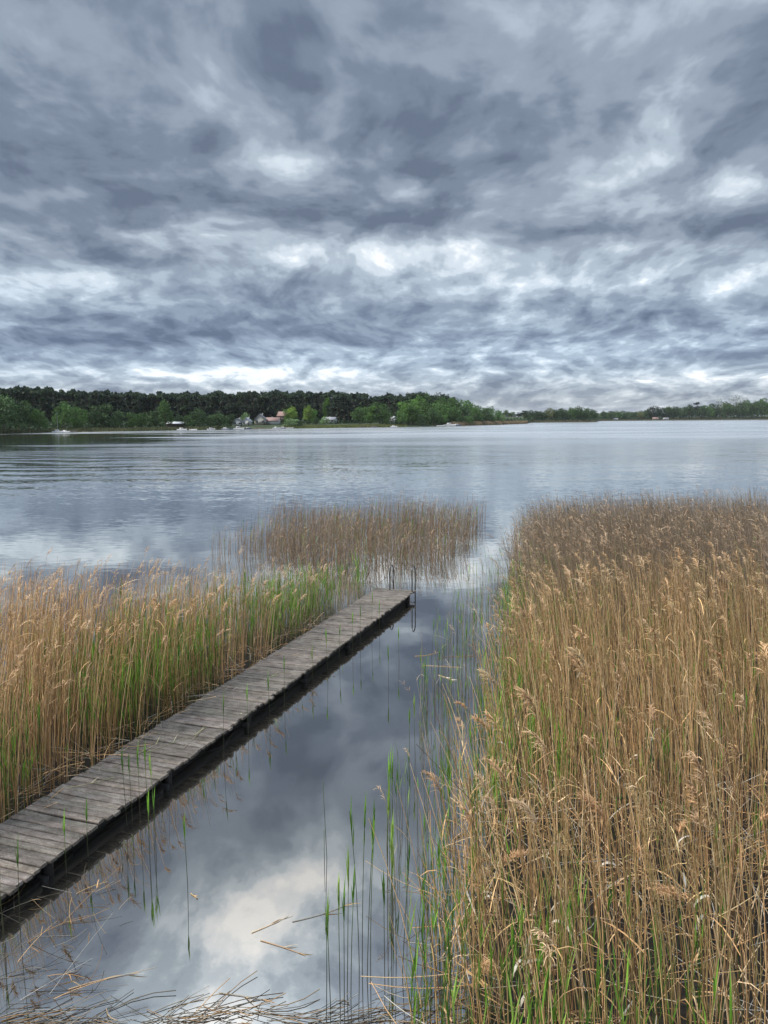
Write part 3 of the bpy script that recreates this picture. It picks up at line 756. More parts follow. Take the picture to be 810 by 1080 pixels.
t = N.node('ShaderNodeTexCoord'); gr = N.noise(N.vm('MULTIPLY', t.outputs['Object'], (20, 3, 20)), 1, 5, .6)
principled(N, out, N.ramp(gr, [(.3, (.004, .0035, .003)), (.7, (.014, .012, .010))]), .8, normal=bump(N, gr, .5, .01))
M_DECK_SHADE = m
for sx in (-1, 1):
    b = Bulk(); b.box((sx * (DW/2 - .17) - .03, -LEN, -.035), (sx * (DW/2 - .17) + .03, -.03, DZ - .042)); b.obj('stringer', M_DECK_SHADE, jet)  # stringers deepened to the water and blackened as the shaded void
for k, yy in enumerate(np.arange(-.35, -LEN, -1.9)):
    b = Bulk(); b.box((-DW/2 + .04, yy - .05, DZ - .26), (DW/2 - .04, yy + .0, DZ - .17)); b.obj('crossbeam', M_DECK_SHADE, jet)
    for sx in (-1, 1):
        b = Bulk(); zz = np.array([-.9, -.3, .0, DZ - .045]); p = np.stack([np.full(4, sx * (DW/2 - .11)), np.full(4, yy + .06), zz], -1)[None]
        b.tubes(p, np.full((1, 4), .055), np.ones((1, 3)) * .8, 8); b.obj('post', M_DECK_SHADE, jet)
# bathing ladder at the end: two hooped rails and rungs
m, N, out = new_mat('galvanised_rail')
t = N.node('ShaderNodeTexCoord'); n_ = N.noise(t.outputs['Object'], 14, 5, .6)
principled(N, out, N.ramp(n_, [(.35, (.05, .048, .045)), (.6, (.12, .12, .12)), (.75, (.10, .06, .035))]), .32, .75)
M_RAIL = m
lad = Bulk(); lx = (-.10, DW/2 - .03)
lo = empty('ladder', (0, 0, 0)); lo.parent = jet
for xx in lx:
    P_ = [(xx, -.20, DZ + .003), (xx, -.20, DZ + .30), (xx, -.20, DZ + .45)]
    for aa in np.linspace(math.pi, 0, 9): P_.append((xx, -.20 + .13 + .13 * math.cos(aa), DZ + .45 + .13 * math.sin(aa)))
    P_ += [(xx, .06, DZ + .3), (xx, .06, DZ), (xx, .06, -.3), (xx, .06, -.85)]
    b = Bulk(); b.smooth = True; b.tubes(np.array([P_]), np.full((1, len(P_)), .0135), np.ones((1, 3)), 10); b.obj('rail', M_RAIL, lo)
for zz in (.12, -.13, -.38, -.63):
    b = Bulk(); b.smooth = True; b.tubes(np.array([[[lx[0], .06, zz], [0.15, .06, zz], [lx[1], .06, zz]]], float), np.full((1, 3), .014), np.ones((1, 3)), 8); b.obj('rung', M_RAIL, lo)

# ------------------------------------------------------------------ reeds
TAN = np.array([(.62, .375, .175), (.70, .45, .225), (.48, .285, .13), (.74, .54, .32), (.25, .15, .075), (.48, .325, .15)])
BROWN = np.array([(.33, .275, .19), (.40, .335, .24), (.22, .18, .13), (.46, .39, .285), (.29, .215, .14)])
GREEN = np.array([(.14, .30, .035), (.19, .38, .045), (.10, .22, .035), (.24, .38, .07)])
PLUME = np.array([(.52, .335, .19), (.60, .41, .25), (.44, .28, .16)])
PALE = np.array([(.62, .56, .45), (.55, .46, .33), (.68, .64, .56)])

def pick(r, pal, n): return pal[r.integers(0, len(pal), n)] * r.uniform(.62, 1.3, (n, 1))

def stem_paths(base, h, lean, bend, K=6):
    t = np.linspace(0, 1, K)[None, :, None]
    hh = h[:, None, None]
    xy = lean[:, None, :] * hh * t + bend[:, None, :] * hh * t ** 2.4
    drop = (np.linalg.norm(bend, axis=1)[:, None, None] * .35 + np.linalg.norm(lean, axis=1)[:, None, None] ** 2 * .5)
    z = hh * t * (1 - drop * t)
    return base[:, None, :] + np.concatenate([xy, z], 2)

def along(p, u):
    K = p.shape[1]; x = u * (K - 1); i = np.clip(x.astype(int), 0, K - 2); f = (x - i)[:, None]
    j = np.arange(len(p)); return p[j, i] * (1 - f) + p[j, i + 1] * f

def blades(b, r, st, azi, e0, e1, L, w, col, K=5, prof=(.6, 1, .9, .6, .06), col2=None):
    n = len(st); t = np.linspace(0, 1, K); el_ = e0[:, None] + (e1 - e0)[:, None] * t[None] ** 1.3
    hd = np.stack([np.cos(azi), np.sin(azi)], 1)
    step = (L / (K - 1))[:, None]
    dh = np.cos(el_[:, :-1]) * step; dz_ = np.sin(el_[:, :-1]) * step
    ch = np.concatenate([np.zeros((n, 1)), np.cumsum(dh, 1)], 1); cz = np.concatenate([np.zeros((n, 1)), np.cumsum(dz_, 1)], 1)
    p = st[:, None, :] + np.concatenate([hd[:, None, :] * ch[:, :, None], cz[:, :, None]], 2)
    tw = r.uniform(-.9, .9, n)
    side = np.stack([-np.sin(azi) * np.cos(tw), np.cos(azi) * np.cos(tw), np.sin(tw)], 1)
    wp = np.interp(t, np.linspace(0, 1, len(prof)), prof)
    b.ribbons(p, w[:, None] * wp[None], side, col)

def plumes(b, r, p, M, wind, size=1.0, wmul=1.0, col=None):
    """feathery drooping heads on the tips of the stems p"""
    n = len(p)
    if n == 0: return
    col = pick(r, PLUME, n) if col is None else col
    az0 = wind + r.normal(0, .7, n); sz = size * r.uniform(.5, 1.2, n)
    idx = np.repeat(np.arange(n), M); m_ = len(idx)
    T = p[:, -1] - p[:, -2]; T /= np.linalg.norm(T, axis=1, keepdims=True)
    s = r.uniform(0, 1, m_)                      # 0 at the foot of the head, 1 at its tip
    hd = np.stack([np.cos(az0), np.sin(az0)], 1)
    ax = T[idx] * (s * .20 * sz[idx])[:, None]
    ax[:, :2] += hd[idx] * (s ** 2 * .07 * sz[idx])[:, None]; ax[:, 2] -= s ** 2.5 * .05 * sz[idx]
    st = p[idx, -1] + ax
    azi = az0[idx] + r.normal(0, .75, m_)
    L = (.04 + .10 * r.uniform(0, 1, m_) * (1 - .45 * s)) * sz[idx]
    e0 = r.uniform(.5, 1.25, m_) ; e1 = r.uniform(-1.2, .1, m_)
    blades(b, r, st, azi, e0, e1, L, .0052 * wmul * r.uniform(.6, 1.4, m_), (col[idx] * r.uniform(.7, 1.25, (m_, 1))), 4, (.5, 1, .8, .3))
    pt = np.stack([p[:, -1], p[:, -1] + T * (.09 * sz)[:, None] + np.c_[hd * .012, np.zeros(n)] * sz[:, None], p[:, -1] + T * (.15 * sz)[:, None] + np.c_[hd * .05, -.02 * np.ones(n)] * sz[:, None]], 1)
    b.tubes(pt, np.tile([.002, .0015, .001], (n, 1)), col)

def inside(poly, x, y):
    poly = np.asarray(poly); c = np.zeros(len(x), bool); j = len(poly) - 1
    for i in range(len(poly)):
        xi, yi = poly[i]; xj, yj = poly[j]
        c ^= ((yi > y) != (yj > y)) & (x < (xj - xi) * (y - yi) / (yj - yi + 1e-12) + xi); j = i
    return c

def scatter(r, poly, dens, keep=None):
    poly = np.asarray(poly, float); lo, hi = poly.min(0), poly.max(0)
    n = int(dens * np.prod(hi - lo)); x = r.uniform(lo[0], hi[0], n); y = r.uniform(lo[1], hi[1], n)
    k = inside(poly, x, y)
    x, y = x[k], y[k]
    vis = np.abs(x) < .515 * y + 1.3
    x, y = x[vis], y[vis]
    if keep is not None:
        k = r.uniform(0, 1, len(x)) < keep(x, y); x, y = x[k], y[k]
    return x, y

def bankz(x, y): return np.maximum(bank_z(x, y), -.05)
def mixc(a, b_, f): return a * (1 - f)[:, None] + b_ * f[:, None]

def dead_reeds(b, r, x, y, h, colf, wind, lean_s=.05, bend_s=.05, leafn=1.2, plume_p=.4, M=10, rad=.0032, leafcol=None, wmul=1.0):
    n = len(x); base = np.stack([x, y, bankz(x, y) - .05], 1)
    wd = np.array([math.cos(wind), math.sin(wind)])
    lean = r.normal(0, lean_s, (n, 2)) + wd * .03 + .07 * np.stack([wob(x, y, .9, 5.), wob(x, y, .8, 9.)], 1)
    bend = r.normal(0, bend_s, (n, 2)) + wd * .05
    wild = r.uniform(0, 1, n) < .05
    lean[wild] += r.normal(0, .11, (wild.sum(), 2)); bend[wild] += r.normal(0, .11, (wild.sum(), 2))
    p = stem_paths(base, h, lean, bend)
    col = colf(x, y, n)
    rr = (rad * r.uniform(.7, 1.25, n))[:, None] * np.linspace(1.15, .45, 6)[None]
    b.tubes(p, rr, col)
    k = r.poisson(leafn, n); idx = np.repeat(np.arange(n), k); m_ = len(idx)
    u = r.uniform(.25, .97, m_); st = along(p[idx], u)
    azi = wind + r.normal(0, 1.5, m_)
    lc = col[idx] * r.uniform(.75, 1.25, (m_, 1)) if leafcol is None else leafcol(m_)
    lc = lc * np.array([1.03, 1.0, .95])
    blades(b, r, st, azi, r.uniform(.5, 1.4, m_), r.uniform(-1.4, .9, m_), r.uniform(.10, .34, m_), .007 * wmul * r.uniform(.5, 1.4, m_), lc)
    tp = r.uniform(0, 1, n) < plume_p
    plumes(b, r, p[tp], M, wind, .9, wmul, .5 * pick(r, PLUME, int(tp.sum())) + .5 * col[tp])
    return p

def green_shoots(b, r, x, y, h, nb=4, stemcol=(.075, .085, .035), wmul=1.0, lean_s=.03, stem=True):
    n = len(x); base = np.stack([x, y, bankz(x, y) - .05], 1)
    p = stem_paths(base, h, r.normal(0, lean_s, (n, 2)), r.normal(0, lean_s, (n, 2)), 5)
    c0 = np.array(stemcol) * r.uniform(.7, 1.3, (n, 1)); g_ = pick(r, GREEN, n)
    t = np.linspace(0, 1, 5)[None, :, None] ** 2
    if stem: b.tubes(p, np.full((n, 1), .0030 * wmul) * np.linspace(1, .5, 5)[None], c0[:, None] * (1 - t) + g_[:, None] * t)
    idx = np.repeat(np.arange(n), nb); m_ = len(idx); u = r.uniform(.60, .98, m_)
    st = along(p[idx], u); azi = r.uniform(0, 6.28, m_)
    blades(b, r, st, azi, r.uniform(1.25, 1.5, m_), r.uniform(1.0, 1.45, m_), (r.uniform(.14, .26, m_) * np.clip(h[idx], .5, 1.2)), .011 * wmul * r.uniform(.6, 1.3, m_), g_[idx] * r.uniform(.7, 1.15, (m_, 1)), 4, (.5, 1, .7, .05))
    return p

# ---- right bed
RB = [(.10, 3.3), (.16, 4.9), (.32, 6.0), (.85, 8.0), (1.35, 10.2), (2.0, 13.0), (2.75, 17), (3.45, 21), (4.3, 25), (4.75, 27.6), (6.5, 28.6), (10, 30.2), (17, 30.5), (20, 30), (9, 10), (5.2, 3.3)]
RBx = np.array([q[0] for q in RB[:10]]); RBy = np.array([q[1] for q in RB[:10]])
def edge_d(x, y): return x - np.interp(y, RBy, RBx)
def shade_sheet(name, poly, label, z=.018):
    # dark sheet of roots and silt, added as shade between the stems
    P_ = np.array(poly, float); Q = []
    for i in range(len(P_)):
        a, b_ = P_[i], P_[(i + 1) % len(P_)]; L = np.linalg.norm(b_ - a); k = max(2, int(L / .12))
        for t in np.arange(k) / k: Q.append(a + (b_ - a) * t)
    Q = np.array(Q); Q += .13 * np.stack([wob(Q[:, 0], Q[:, 1], 2.6, 1.), wob(Q[:, 0], Q[:, 1], 2.9, 5.)], 1)
    me = bpy.data.meshes.new(name); n = len(Q)
    V = [(a, b_, z) for a, b_ in Q] + [(a, b_, -.3) for a, b_ in Q]
    me.from_pydata(V, [], [tuple(range(n))] + [(i, n + i, n + (i + 1) % n, (i + 1) % n) for i in range(n)]); me.materials.append(M_MUD)
    tag(link(name, me), label, 'ground', kind='structure')
shade_sheet('reed_shade_mat', [(.55, 3.2), (.6, 5.0), (.8, 6.3), (1.3, 8.2), (2.0, 10.6), (2.7, 13.4), (3.6, 17), (5, 19), (11.5, 19), (7.5, 10), (5, 3.2)], 'dark sheet of silt and roots added as shade under the right reed bed')
r = np.random.default_rng(101)
def keepR(x, y):
    e = edge_d(x, y); k = np.clip(.25 + e / 1.1, 0, 1)
    bare = np.exp(-((x - 3.2) / .55) ** 2 - ((y - 5.2) / .8) ** 2)          # dark wet gap in the near corner
    k = k * (1 - .93 * bare)
    return k * np.clip(.80 + .45 * wob(x, y, 1.3), .18, 1) * np.where(y < 8.5, .72, 1)
x, y = scatter(r, RB, 118, keepR)
fb = np.clip((y - 11.0 + wob(x, y, .5) * 2.0) / 4, 0, 1)
h = (1.95 - .66 * np.clip((y - 11) / 15, 0, 1)) * r.normal(1, .14, len(x)).clip(.5, 1.3) * np.clip(.72 + .28 * edge_d(x, y), .6, 1) * (1 + .06 * wob(x, y, .8))
def colR(x, y, n):
    f = np.clip((y - 11.0 + wob(x, y, .5) * 2.0) / 4, 0, 1)
    c = mixc(pick(r, TAN, n), pick(r, BROWN * np.array([.80, .74, .74]), n), f)
    ol = np.clip(.18 + .5 * wob(x, y, .9, 7.), 0, .5) * (r.uniform(0, 1, n) < .5) * (1 - f * .6)
    c = mixc(c, np.array([(.26, .27, .09)]) * r.uniform(.7, 1.2, (n, 1)), ol)
    return c * (1 + .16 * wob(x, y, .7, 3.))[:, None]
nf = y < 9.5; WIND = R(165)
b = Bulk(); dead_reeds(b, r, x[nf], y[nf], h[nf], colR, WIND, .060, .05, .55, .07, 60, .0040)
tag(b.obj('dry_reeds', M_REED), 'tall golden dry reeds filling the near right corner', 'reeds', kind='stuff')
nm = (~nf) & (y < 18)
b = Bulk(); dead_reeds(b, r, x[nm], y[nm], h[nm], colR, WIND, .045, .045, .45, .20, 34, .0040, wmul=1.0)
tag(b.obj('dry_reeds', M_REED), 'golden dry reeds with feathery heads, middle of the right bed', 'reeds', kind='stuff')
nq = y >= 18
b = Bulk(); dead_reeds(b, r, x[nq], y[nq], h[nq], colR, WIND, .07, .05, .7, .10, 7, .0042, wmul=1.8)
# snapped stems criss-crossing the grey part
xs_, ys_ = scatter(r, [(3.2, 15), (12, 15), (12, 23), (3.6, 23)], 9)
n = len(xs_); base = np.stack([xs_, ys_, r.uniform(.2, .9, n)], 1); a_ = r.uniform(0, 6.28, n); L_ = r.uniform(.4, 1.0, n); el_ = r.uniform(-.3, .6, n)
p = base[:, None] + (np.linspace(0, 1, 4)[None, :, None] * L_[:, None, None]) * np.stack([np.cos(a_) * np.cos(el_), np.sin(a_) * np.cos(el_), np.sin(el_)], 1)[:, None]
b.tubes(p, np.full((n, 4), .004), pick(r, np.array([(.36, .30, .22), (.30, .25, .19)]), n))
tag(b.obj('dry_reeds', M_REED), 'grey-brown thinner reeds at the far end of the right bed', 'reeds', kind='stuff')
# green shoots inside the right bed, thickest along its water edge
def keepG(x, y):
    e = edge_d(x, y); return np.clip((2.1 * np.exp(-(e / .9) ** 2) + .32) * (.6 + .9 * wob(x, y, 1.1, 2.)) , .02, 1) * np.clip((20 - y) / 6, 0.05, 1)
xg, yg = scatter(r, RB, 50, keepG)
hg = r.uniform(.7, 1.38, len(xg)) * np.clip(1 - (yg - 12) * .02, .7, 1)
b = Bulk(); green_shoots(b, r, xg, yg, hg, 5)
tag(b.obj('green_shoots', M_LEAF), 'fresh green reed shoots along the water edge of the right bed', 'reeds', kind='stuff')
# thin dark stems standing in open water before the bed
TH = [(.0, 5.6), (-.05, 7), (.35, 8.6), (.5, 11), (1.1, 14), (1.7, 17), (2.5, 19), (3.4, 21), (2.0, 13), (.85, 8.0), (.3, 5.8)]
x, y = scatter(r, TH, 16); h = r.uniform(.35, 1.15, len(x))
b = Bulk(); green_shoots(b, r, x, y, h, 2, (.06, .055, .035), .9)
x, y = scatter(r, TH, 12); dead_reeds(b, r, x, y, r.uniform(.4, 1.4, len(x)), lambda x, y, n: pick(r, BROWN, n), WIND, .05, .04, .5, .12, 14, .0026)
tag(b.obj('sparse_reeds', M_LEAF), 'thin scattered stems in the water before the right bed', 'reeds', kind='stuff')

# ---- left bed, behind the jetty
def jl(yl, off=0.06): q = jp(-DW/2 - off, yl); return (q[0], q[1])
r = np.random.default_rng(202)
LB = [jl(-14.2), jl(-10), jl(-5), jl(-1.2), jl(-.5), (-.45, 18.1), (-1.9, 17.0), (-3.1, 15.2), (-4.2, 13.6), (-6.5, 12.4), (-9.5, 12.2), (-11, 12), (-6.5, 5), (-5.2, 3.4)]
def jd(x, y):                                          # distance from the jetty's left edge
    return -((x - endc[0]) * across[0] + (y - endc[1]) * across[1]) - DW/2
def jalong(x, y): return (x - endc[0]) * ddir[0] + (y - endc[1]) * ddir[1]
def jr(yl, o_): q = jp(o_, yl); return (q[0], q[1])
shade_sheet('reed_shade_mat', [jr(-14.3, DW/2 - .12), jr(-10, DW/2 - .12), jr(-6.5, DW/2 - .15), jr(-3.2, DW/2 - .25), jr(-2.6, -DW/2 - .2), (-2.6, 15), (-3.8, 12.9), (-6.2, 11.8), (-9.0, 11.6), (-6.5, 5)], 'dark sheet of silt and roots added as shade under the left reed bed and jetty')  # sheet runs on below the planks to blacken the shade there
def keepL(x, y):
    d = jd(x, y); return np.clip(.40 + d / .9, 0, 1) * np.clip(.8 + .35 * wob(x, y, 1.2, 1.), .3, 1) * np.where(y > 12.5, .6, 1)
x, y = scatter(r, LB, 175, keepL)
h = np.interp(y, [6, 10, 13, 15, 17.5], [2.0, 1.98, 1.62, 1.25, .85]) * r.normal(1, .12, len(x)).clip(.55, 1.25)
h *= np.clip(.85 + jd(x, y) * .2, .8, 1)
def colL(x, y, n):
    f = np.clip((y - 12.0) / 3, 0, .7); return mixc(pick(r, TAN * .88, n), pick(r, BROWN, n), f)
near = y < 10.5
b = Bulk(); dead_reeds(b, r, x[near], y[near], h[near], colL, R(40), .040, .03, .7, .06, 24, .0036)
dead_reeds(b, r, x[~near], y[~near], h[~near], colL, R(40), .040, .035, .5, .10, 20, .0036, wmul=.9)
tag(b.obj('dry_reeds', M_REED), 'dry brown reeds crowding the left side of the jetty', 'reeds', kind='stuff')
def keepGL(x, y):
    d = jd(x, y); a = jalong(x, y)
    return np.clip((.85 * np.exp(-(d / 1.6) ** 2) + .40) * (.65 + .8 * wob(x, y, 1.0, 4.)) + .12 * np.exp(-((a + 2.2) / 1.8) ** 2) * (d < 1.4), .03, 1)
xg, yg = scatter(r, LB, 160, keepGL)
hg = r.uniform(.55, 1.5, len(xg)) * np.where(yg > 14, .8, 1)
b = Bulk(); green_shoots(b, r, xg, yg, hg, 4, (.10, .13, .04))
tag(b.obj('green_shoots', M_LEAF), 'fresh green reed shoots beside the left edge of the jetty', 'reeds', kind='stuff')
# plumed reeds standing right behind the deck, mirrored in the channel
yl = r.uniform(-13, -1.5, 90); dd = r.uniform(.05, .7, 90); q = np.array([jp(-DW/2 - a_, b_) for a_, b_ in zip(dd, yl)])
b = Bulk(); dead_reeds(b, r, q[:, 0], q[:, 1], np.interp(q[:, 1], [6, 10, 13, 17.5], [1.9, 1.75, 1.35, 1.0]) * r.uniform(.85, 1.1, 90), colL, R(0), .05, .06, .8, .8, 46, .0036)
tag(b.obj('plumed_reeds', M_REED), 'plumed reeds standing close behind the left deck edge', 'reeds', kind='stuff')
# low broken litter at the left edge of the deck
def litter(b, r, x, y, z0, z1, L=(.2, .7), e=.15, pal=TAN, rad=.0028, K=4, dirs=None):
    n = len(x); base = np.stack([x, y, r.uniform(z0, z1, n)], 1); a_ = r.uniform(0, 6.28, n) if dirs is None else r.normal(dirs[0], dirs[1], n); L_ = r.uniform(*L, n); el_ = np.abs(r.normal(0, e, n))
    t = np.linspace(0, 1, K)[None, :, None]
    d_ = np.stack([np.cos(a_) * np.cos(el_), np.sin(a_) * np.cos(el_), np.sin(el_)], 1)[:, None]
    s_ = np.stack([-np.sin(a_), np.cos(a_), a_ * 0], 1)[:, None] * r.normal(0, .07, n)[:, None, None]
    p = base[:, None] + t * L_[:, None, None] * d_ + s_ * np.sin(t * 3.14) * L_[:, None, None]
    b.tubes(p, np.full((n, K), rad) * r.uniform(.6, 1.4, (n, 1)), pick(r, pal, n))
    return p
b = Bulk()
k = 420; yl = r.uniform(-13.5, -3, k); dd = r.uniform(.0, .5, k)
q = np.array([jp(-DW/2 - d_, y_) for d_, y_ in zip(dd, yl)])
litter(b, r, q[:, 0], q[:, 1], .02, .24, (.15, .6), .25, np.concatenate([TAN, PALE * .7]))
tag(b.obj('reed_litter', M_REED), 'broken dry stalks matted along the left edge of the jetty', 'litter', kind='stuff')

# ---- reed island beyond the jetty
r = np.random.default_rng(303)
MB = [g(222, 590)[:2], g(262, 592)[:2], g(300, 600)[:2], g(352, 606)[:2], g(420, 606)[:2], g(468, 600)[:2], g(490, 580)[:2], g(508, 556)[:2], g(513, 549)[:2], g(470, 547)[:2], g(380, 547)[:2], g(310, 556)[:2], g(262, 568)[:2], g(222, 582)[:2]]
def keepM(x, y):
    left = np.clip((x + 6.0) / 2.4, .62, 1); return left * np.clip(.62 + .55 * wob(x, y, 1.0, 3.), .12, 1)
x, y = scatter(r, MB, 66, keepM)
h = np.interp(y, [19, 22, 30], [1.30, 1.32, 1.25]) * r.normal(1, .16, len(x)).clip(.45, 1.35)
h *= np.clip(.75 + .5 * wob(x, y, .7, 1.), .6, 1.1)
b = Bulk(); dead_reeds(b, r, x, y, h, lambda x, y, n: pick(r, BROWN * np.array([.66, .58, .54]), n), R(20), .045, .04, .9, .05, 8, .0042, wmul=1.6)
xg, yg = scatter(r, MB, 8, keepM); green_shoots(b, r, xg, yg, r.uniform(.5, 1.1, len(xg)), 1, (.05, .065, .035), 1.1)
tag(b.obj('dry_reeds', M_REED), 'sparse brown reed island standing in the lake beyond the jetty', 'reeds', kind='stuff')

# ---- floating and leaning litter in the near water
r = np.random.default_rng(404)
b = Bulk()
def pxs(n, fx, fy, z=.0): return np.array([g(a, c_, z) for a, c_ in zip(fx(n), fy(n))])
q = pxs(230, lambda n: r.uniform(-10, 520, n), lambda n: 1050 + 45 * r.beta(2.4, 1.1, n)); litter(b, r, q[:, 0], q[:, 1], .001, .03, (.08, .5), .04, np.concatenate([TAN * .5, BROWN * .5, BROWN * .3, PALE * .38]), .0028, dirs=(.12, .42))
q = pxs(45, lambda n: r.normal(50, 45, n), lambda n: r.normal(1010, 45, n)); litter(b, r, q[:, 0], q[:, 1], .0, .08, (.12, .45), .25, np.concatenate([PALE * .6, TAN * .7, BROWN * .5]), .0020)
tag(b.obj('reed_litter', M_REED), 'broken stalks floating in a mat along the near water edge', 'litter', kind='stuff')
b = Bulk()
x, y = scatter(r, [(.2, 3.6), (.3, 5.6), (.9, 7.6), (6, 8), (5, 3.4)], 50)
litter(b, r, x, y, .0, .55, (.25, .9), .45, np.concatenate([TAN, PALE * .8, TAN * .7]), .0028, 5)
blades(b, r, np.stack([x, y, r.uniform(.05, .7, len(x))], 1)[:500], r.uniform(0, 6.28, len(x))[:500], r.uniform(-.5, 1.2, len(x))[:500], r.uniform(-1.4, 0, len(x))[:500], r.uniform(.15, .4, len(x))[:500], r.uniform(.006, .014, len(x))[:500], pick(r, np.concatenate([PALE[:1] * .6, TAN, TAN * .7]), len(x))[:500])
tag(b.obj('reed_litter', M_REED), 'tangle of fallen stalks and leaves low in the near right reeds', 'litter', kind='stuff')

# ------------------------------------------------------------------ single reeds one can tell apart
def reed_stalk(x, y, h, az_, bend_, label, group=None, plume=34, size=1.15, leaves=2, pale=0, seed=0, name='reed_stalk', lean=(0, 0), cat='reed'):
    r = np.random.default_rng(seed)
    z = float(bankz(np.array([x]), np.array([y]))[0])
    o = empty(name, (x, y, z)); 
    be = np.array([[math.cos(az_) * bend_, math.sin(az_) * bend_]])
    p = stem_paths(np.array([[0, 0, -.06]]), np.array([h]), np.array([lean], float), be, 10)
    b = Bulk(); b.tubes(p, np.linspace(.0042, .0018, 10)[None], pick(r, TAN[:4], 1), 5); b.obj('stem', M_REED, o)
    if plume:
        b = Bulk(); plumes(b, r, p, plume * 6, az_, size, .8, PLUME[:1] * np.array([1.05, .98, .9])); b.obj('plume', M_REED, o)
    for k in range(leaves):
        b = Bulk(); u = np.array([r.uniform(.35, .9)]); a = np.array([r.uniform(0, 6.28)])
        col = pick(r, PALE, 1) if k < pale else pick(r, TAN, 1)
        blades(b, r, along(p, u), a, np.array([1.1]), np.array([-1.5 if k < pale else -.3]), np.array([r.uniform(.2, .32)]), np.array([.022 if k < pale else .012]), col, 9, (.5, 1, 1, .8, .1))
        b.obj('leaf', M_LEAF, o)
    tag(o, label, cat, group)
G1 = 'tall plumed reeds of the right bed'
def tip_at(x, y, Y): q = at_depth(x, y, Y); return q[0], q[1], q[2]
# photo position of the head, distance, lean direction, bend, label
HEADS = [(492, 742, 8.8, 180, .28, 'feathery reed head leaning out over the channel, leftmost plume of the right bed'),
 (517, 768, 8.2, 175, .18, 'drooping brown plume just below and right of the leftmost plume'),
 (548, 735, 9.2, 170, .20, 'soft tan plume on the bed edge above the two leaning plumes'),
 (640, 862, 6.0, 185, .16, 'large fluffy plume in the middle of the near right reeds'),
 (688, 905, 5.4, 200, .12, 'dense ragged plume to the right of and below the large fluffy one'),
 (716, 872, 5.9, 30, .12, 'narrow upright plume between the dense ragged one and the frame edge'),
 (503, 1022, 4.7, 260, .10, 'orange-brown hanging plume low at the foot of the bed'),
 (800, 862, 5.3, 0, .42, 'reed bowed over to the right frame edge with a hanging head'),
 (720, 960, 4.9, 200, .30, 'shaggy broken plume above the dark wet gap'),
 (610, 700, 9.8, 170, .20, 'pale bushy plume high in the middle of the bed'),
 (762, 690, 8.8, 160, .18, 'golden plume near the right frame edge, higher than the bowed reed'),
 (668, 770, 7.4, 175, .20, 'broad tan plume above the large fluffy one'),
 (528, 905, 6.1, 10, .55, 'thin stalk arched over sharply like a hook at the bed edge')]
for i, (hx, hy, Y, azd, bd, lab) in enumerate(HEADS):
    tx, ty, tz = tip_at(hx, hy, Y); a = R(azd)
    hgt = max(.5, (tz + .05) / (1 - bd * .35)); 
    sh = bd * hgt
    reed_stalk(tx - math.cos(a) * sh, ty - math.sin(a) * sh, hgt, a, bd, lab, G1, seed=900 + i, pale=i % 2, leaves=2, size=1.25 if i in (3, 4, 8) else 1.0)
PALES = [(528, 938, 5.9, 'pale curled leaf hanging from a stalk by the hooked reed'), (582, 925, 5.6, 'bleached split leaf drooping from a stalk near the middle'),
         (737, 915, 5.2, 'bright white upright leaf tip beside the shaggy broken plume'), (557, 985, 5.0, 'whitish leaf folded over a low broken stalk near the bottom'), (548, 1010, 4.8, 'lowest pale leaf curling above the tangle of fallen stalks'),
         (700, 715, 8.0, 'long pale leaf blade standing out high in the golden reeds'), (600, 960, 5.0, 'broad tattered pale leaf just below the bleached split one')]
for i, (hx, hy, Y, lab) in enumerate(PALES):
    tx, ty, tz = tip_at(hx, hy, Y)
    reed_stalk(tx, ty, max(.4, tz + .08), R(90 + 40 * i), .06, lab, 'reeds with bleached leaves', 0, 1, 2, 2, 950 + i)

def shoot(x, y, h, label, group, seed, nb=4, lean=.014, green=True, name='reed_shoot'):
    r = np.random.default_rng(seed); o = empty(name, (x, y, 0))
    p = stem_paths(np.array([[0, 0, -.08]]), np.array([h + .08]), r.normal(0, lean, (1, 2)), r.normal(0, lean, (1, 2)), 7)
    c0 = np.array([(.05, .05, .026)]); gcol = pick(r, GREEN, 1); t = np.linspace(0, 1, 7)[None, :, None] ** 3
    b = Bulk(); b.tubes(p, np.linspace(.0034, .0022, 7)[None], c0[:, None] * (1 - t) + gcol[:, None] * t * .8 + c0[:, None] * 0, 5); b.obj('stem', M_REED, o)
    for k in range(nb if green else 0):
        b = Bulk(); u = np.array([.78 + .2 * k / max(1, nb)]); a = np.array([k * 2.4 + r.uniform(0, 1)])
        blades(b, r, along(p, u), a, np.array([1.50]), np.array([1.35 if k else 1.55]), np.array([r.uniform(.15, .24)]), np.array([.016]), gcol * r.uniform(.85, 1.25), 5, (.5, 1, .8, .4, .05)); b.obj('leaf', M_LEAF, o)
    tag(o, label, 'reed shoot', group)
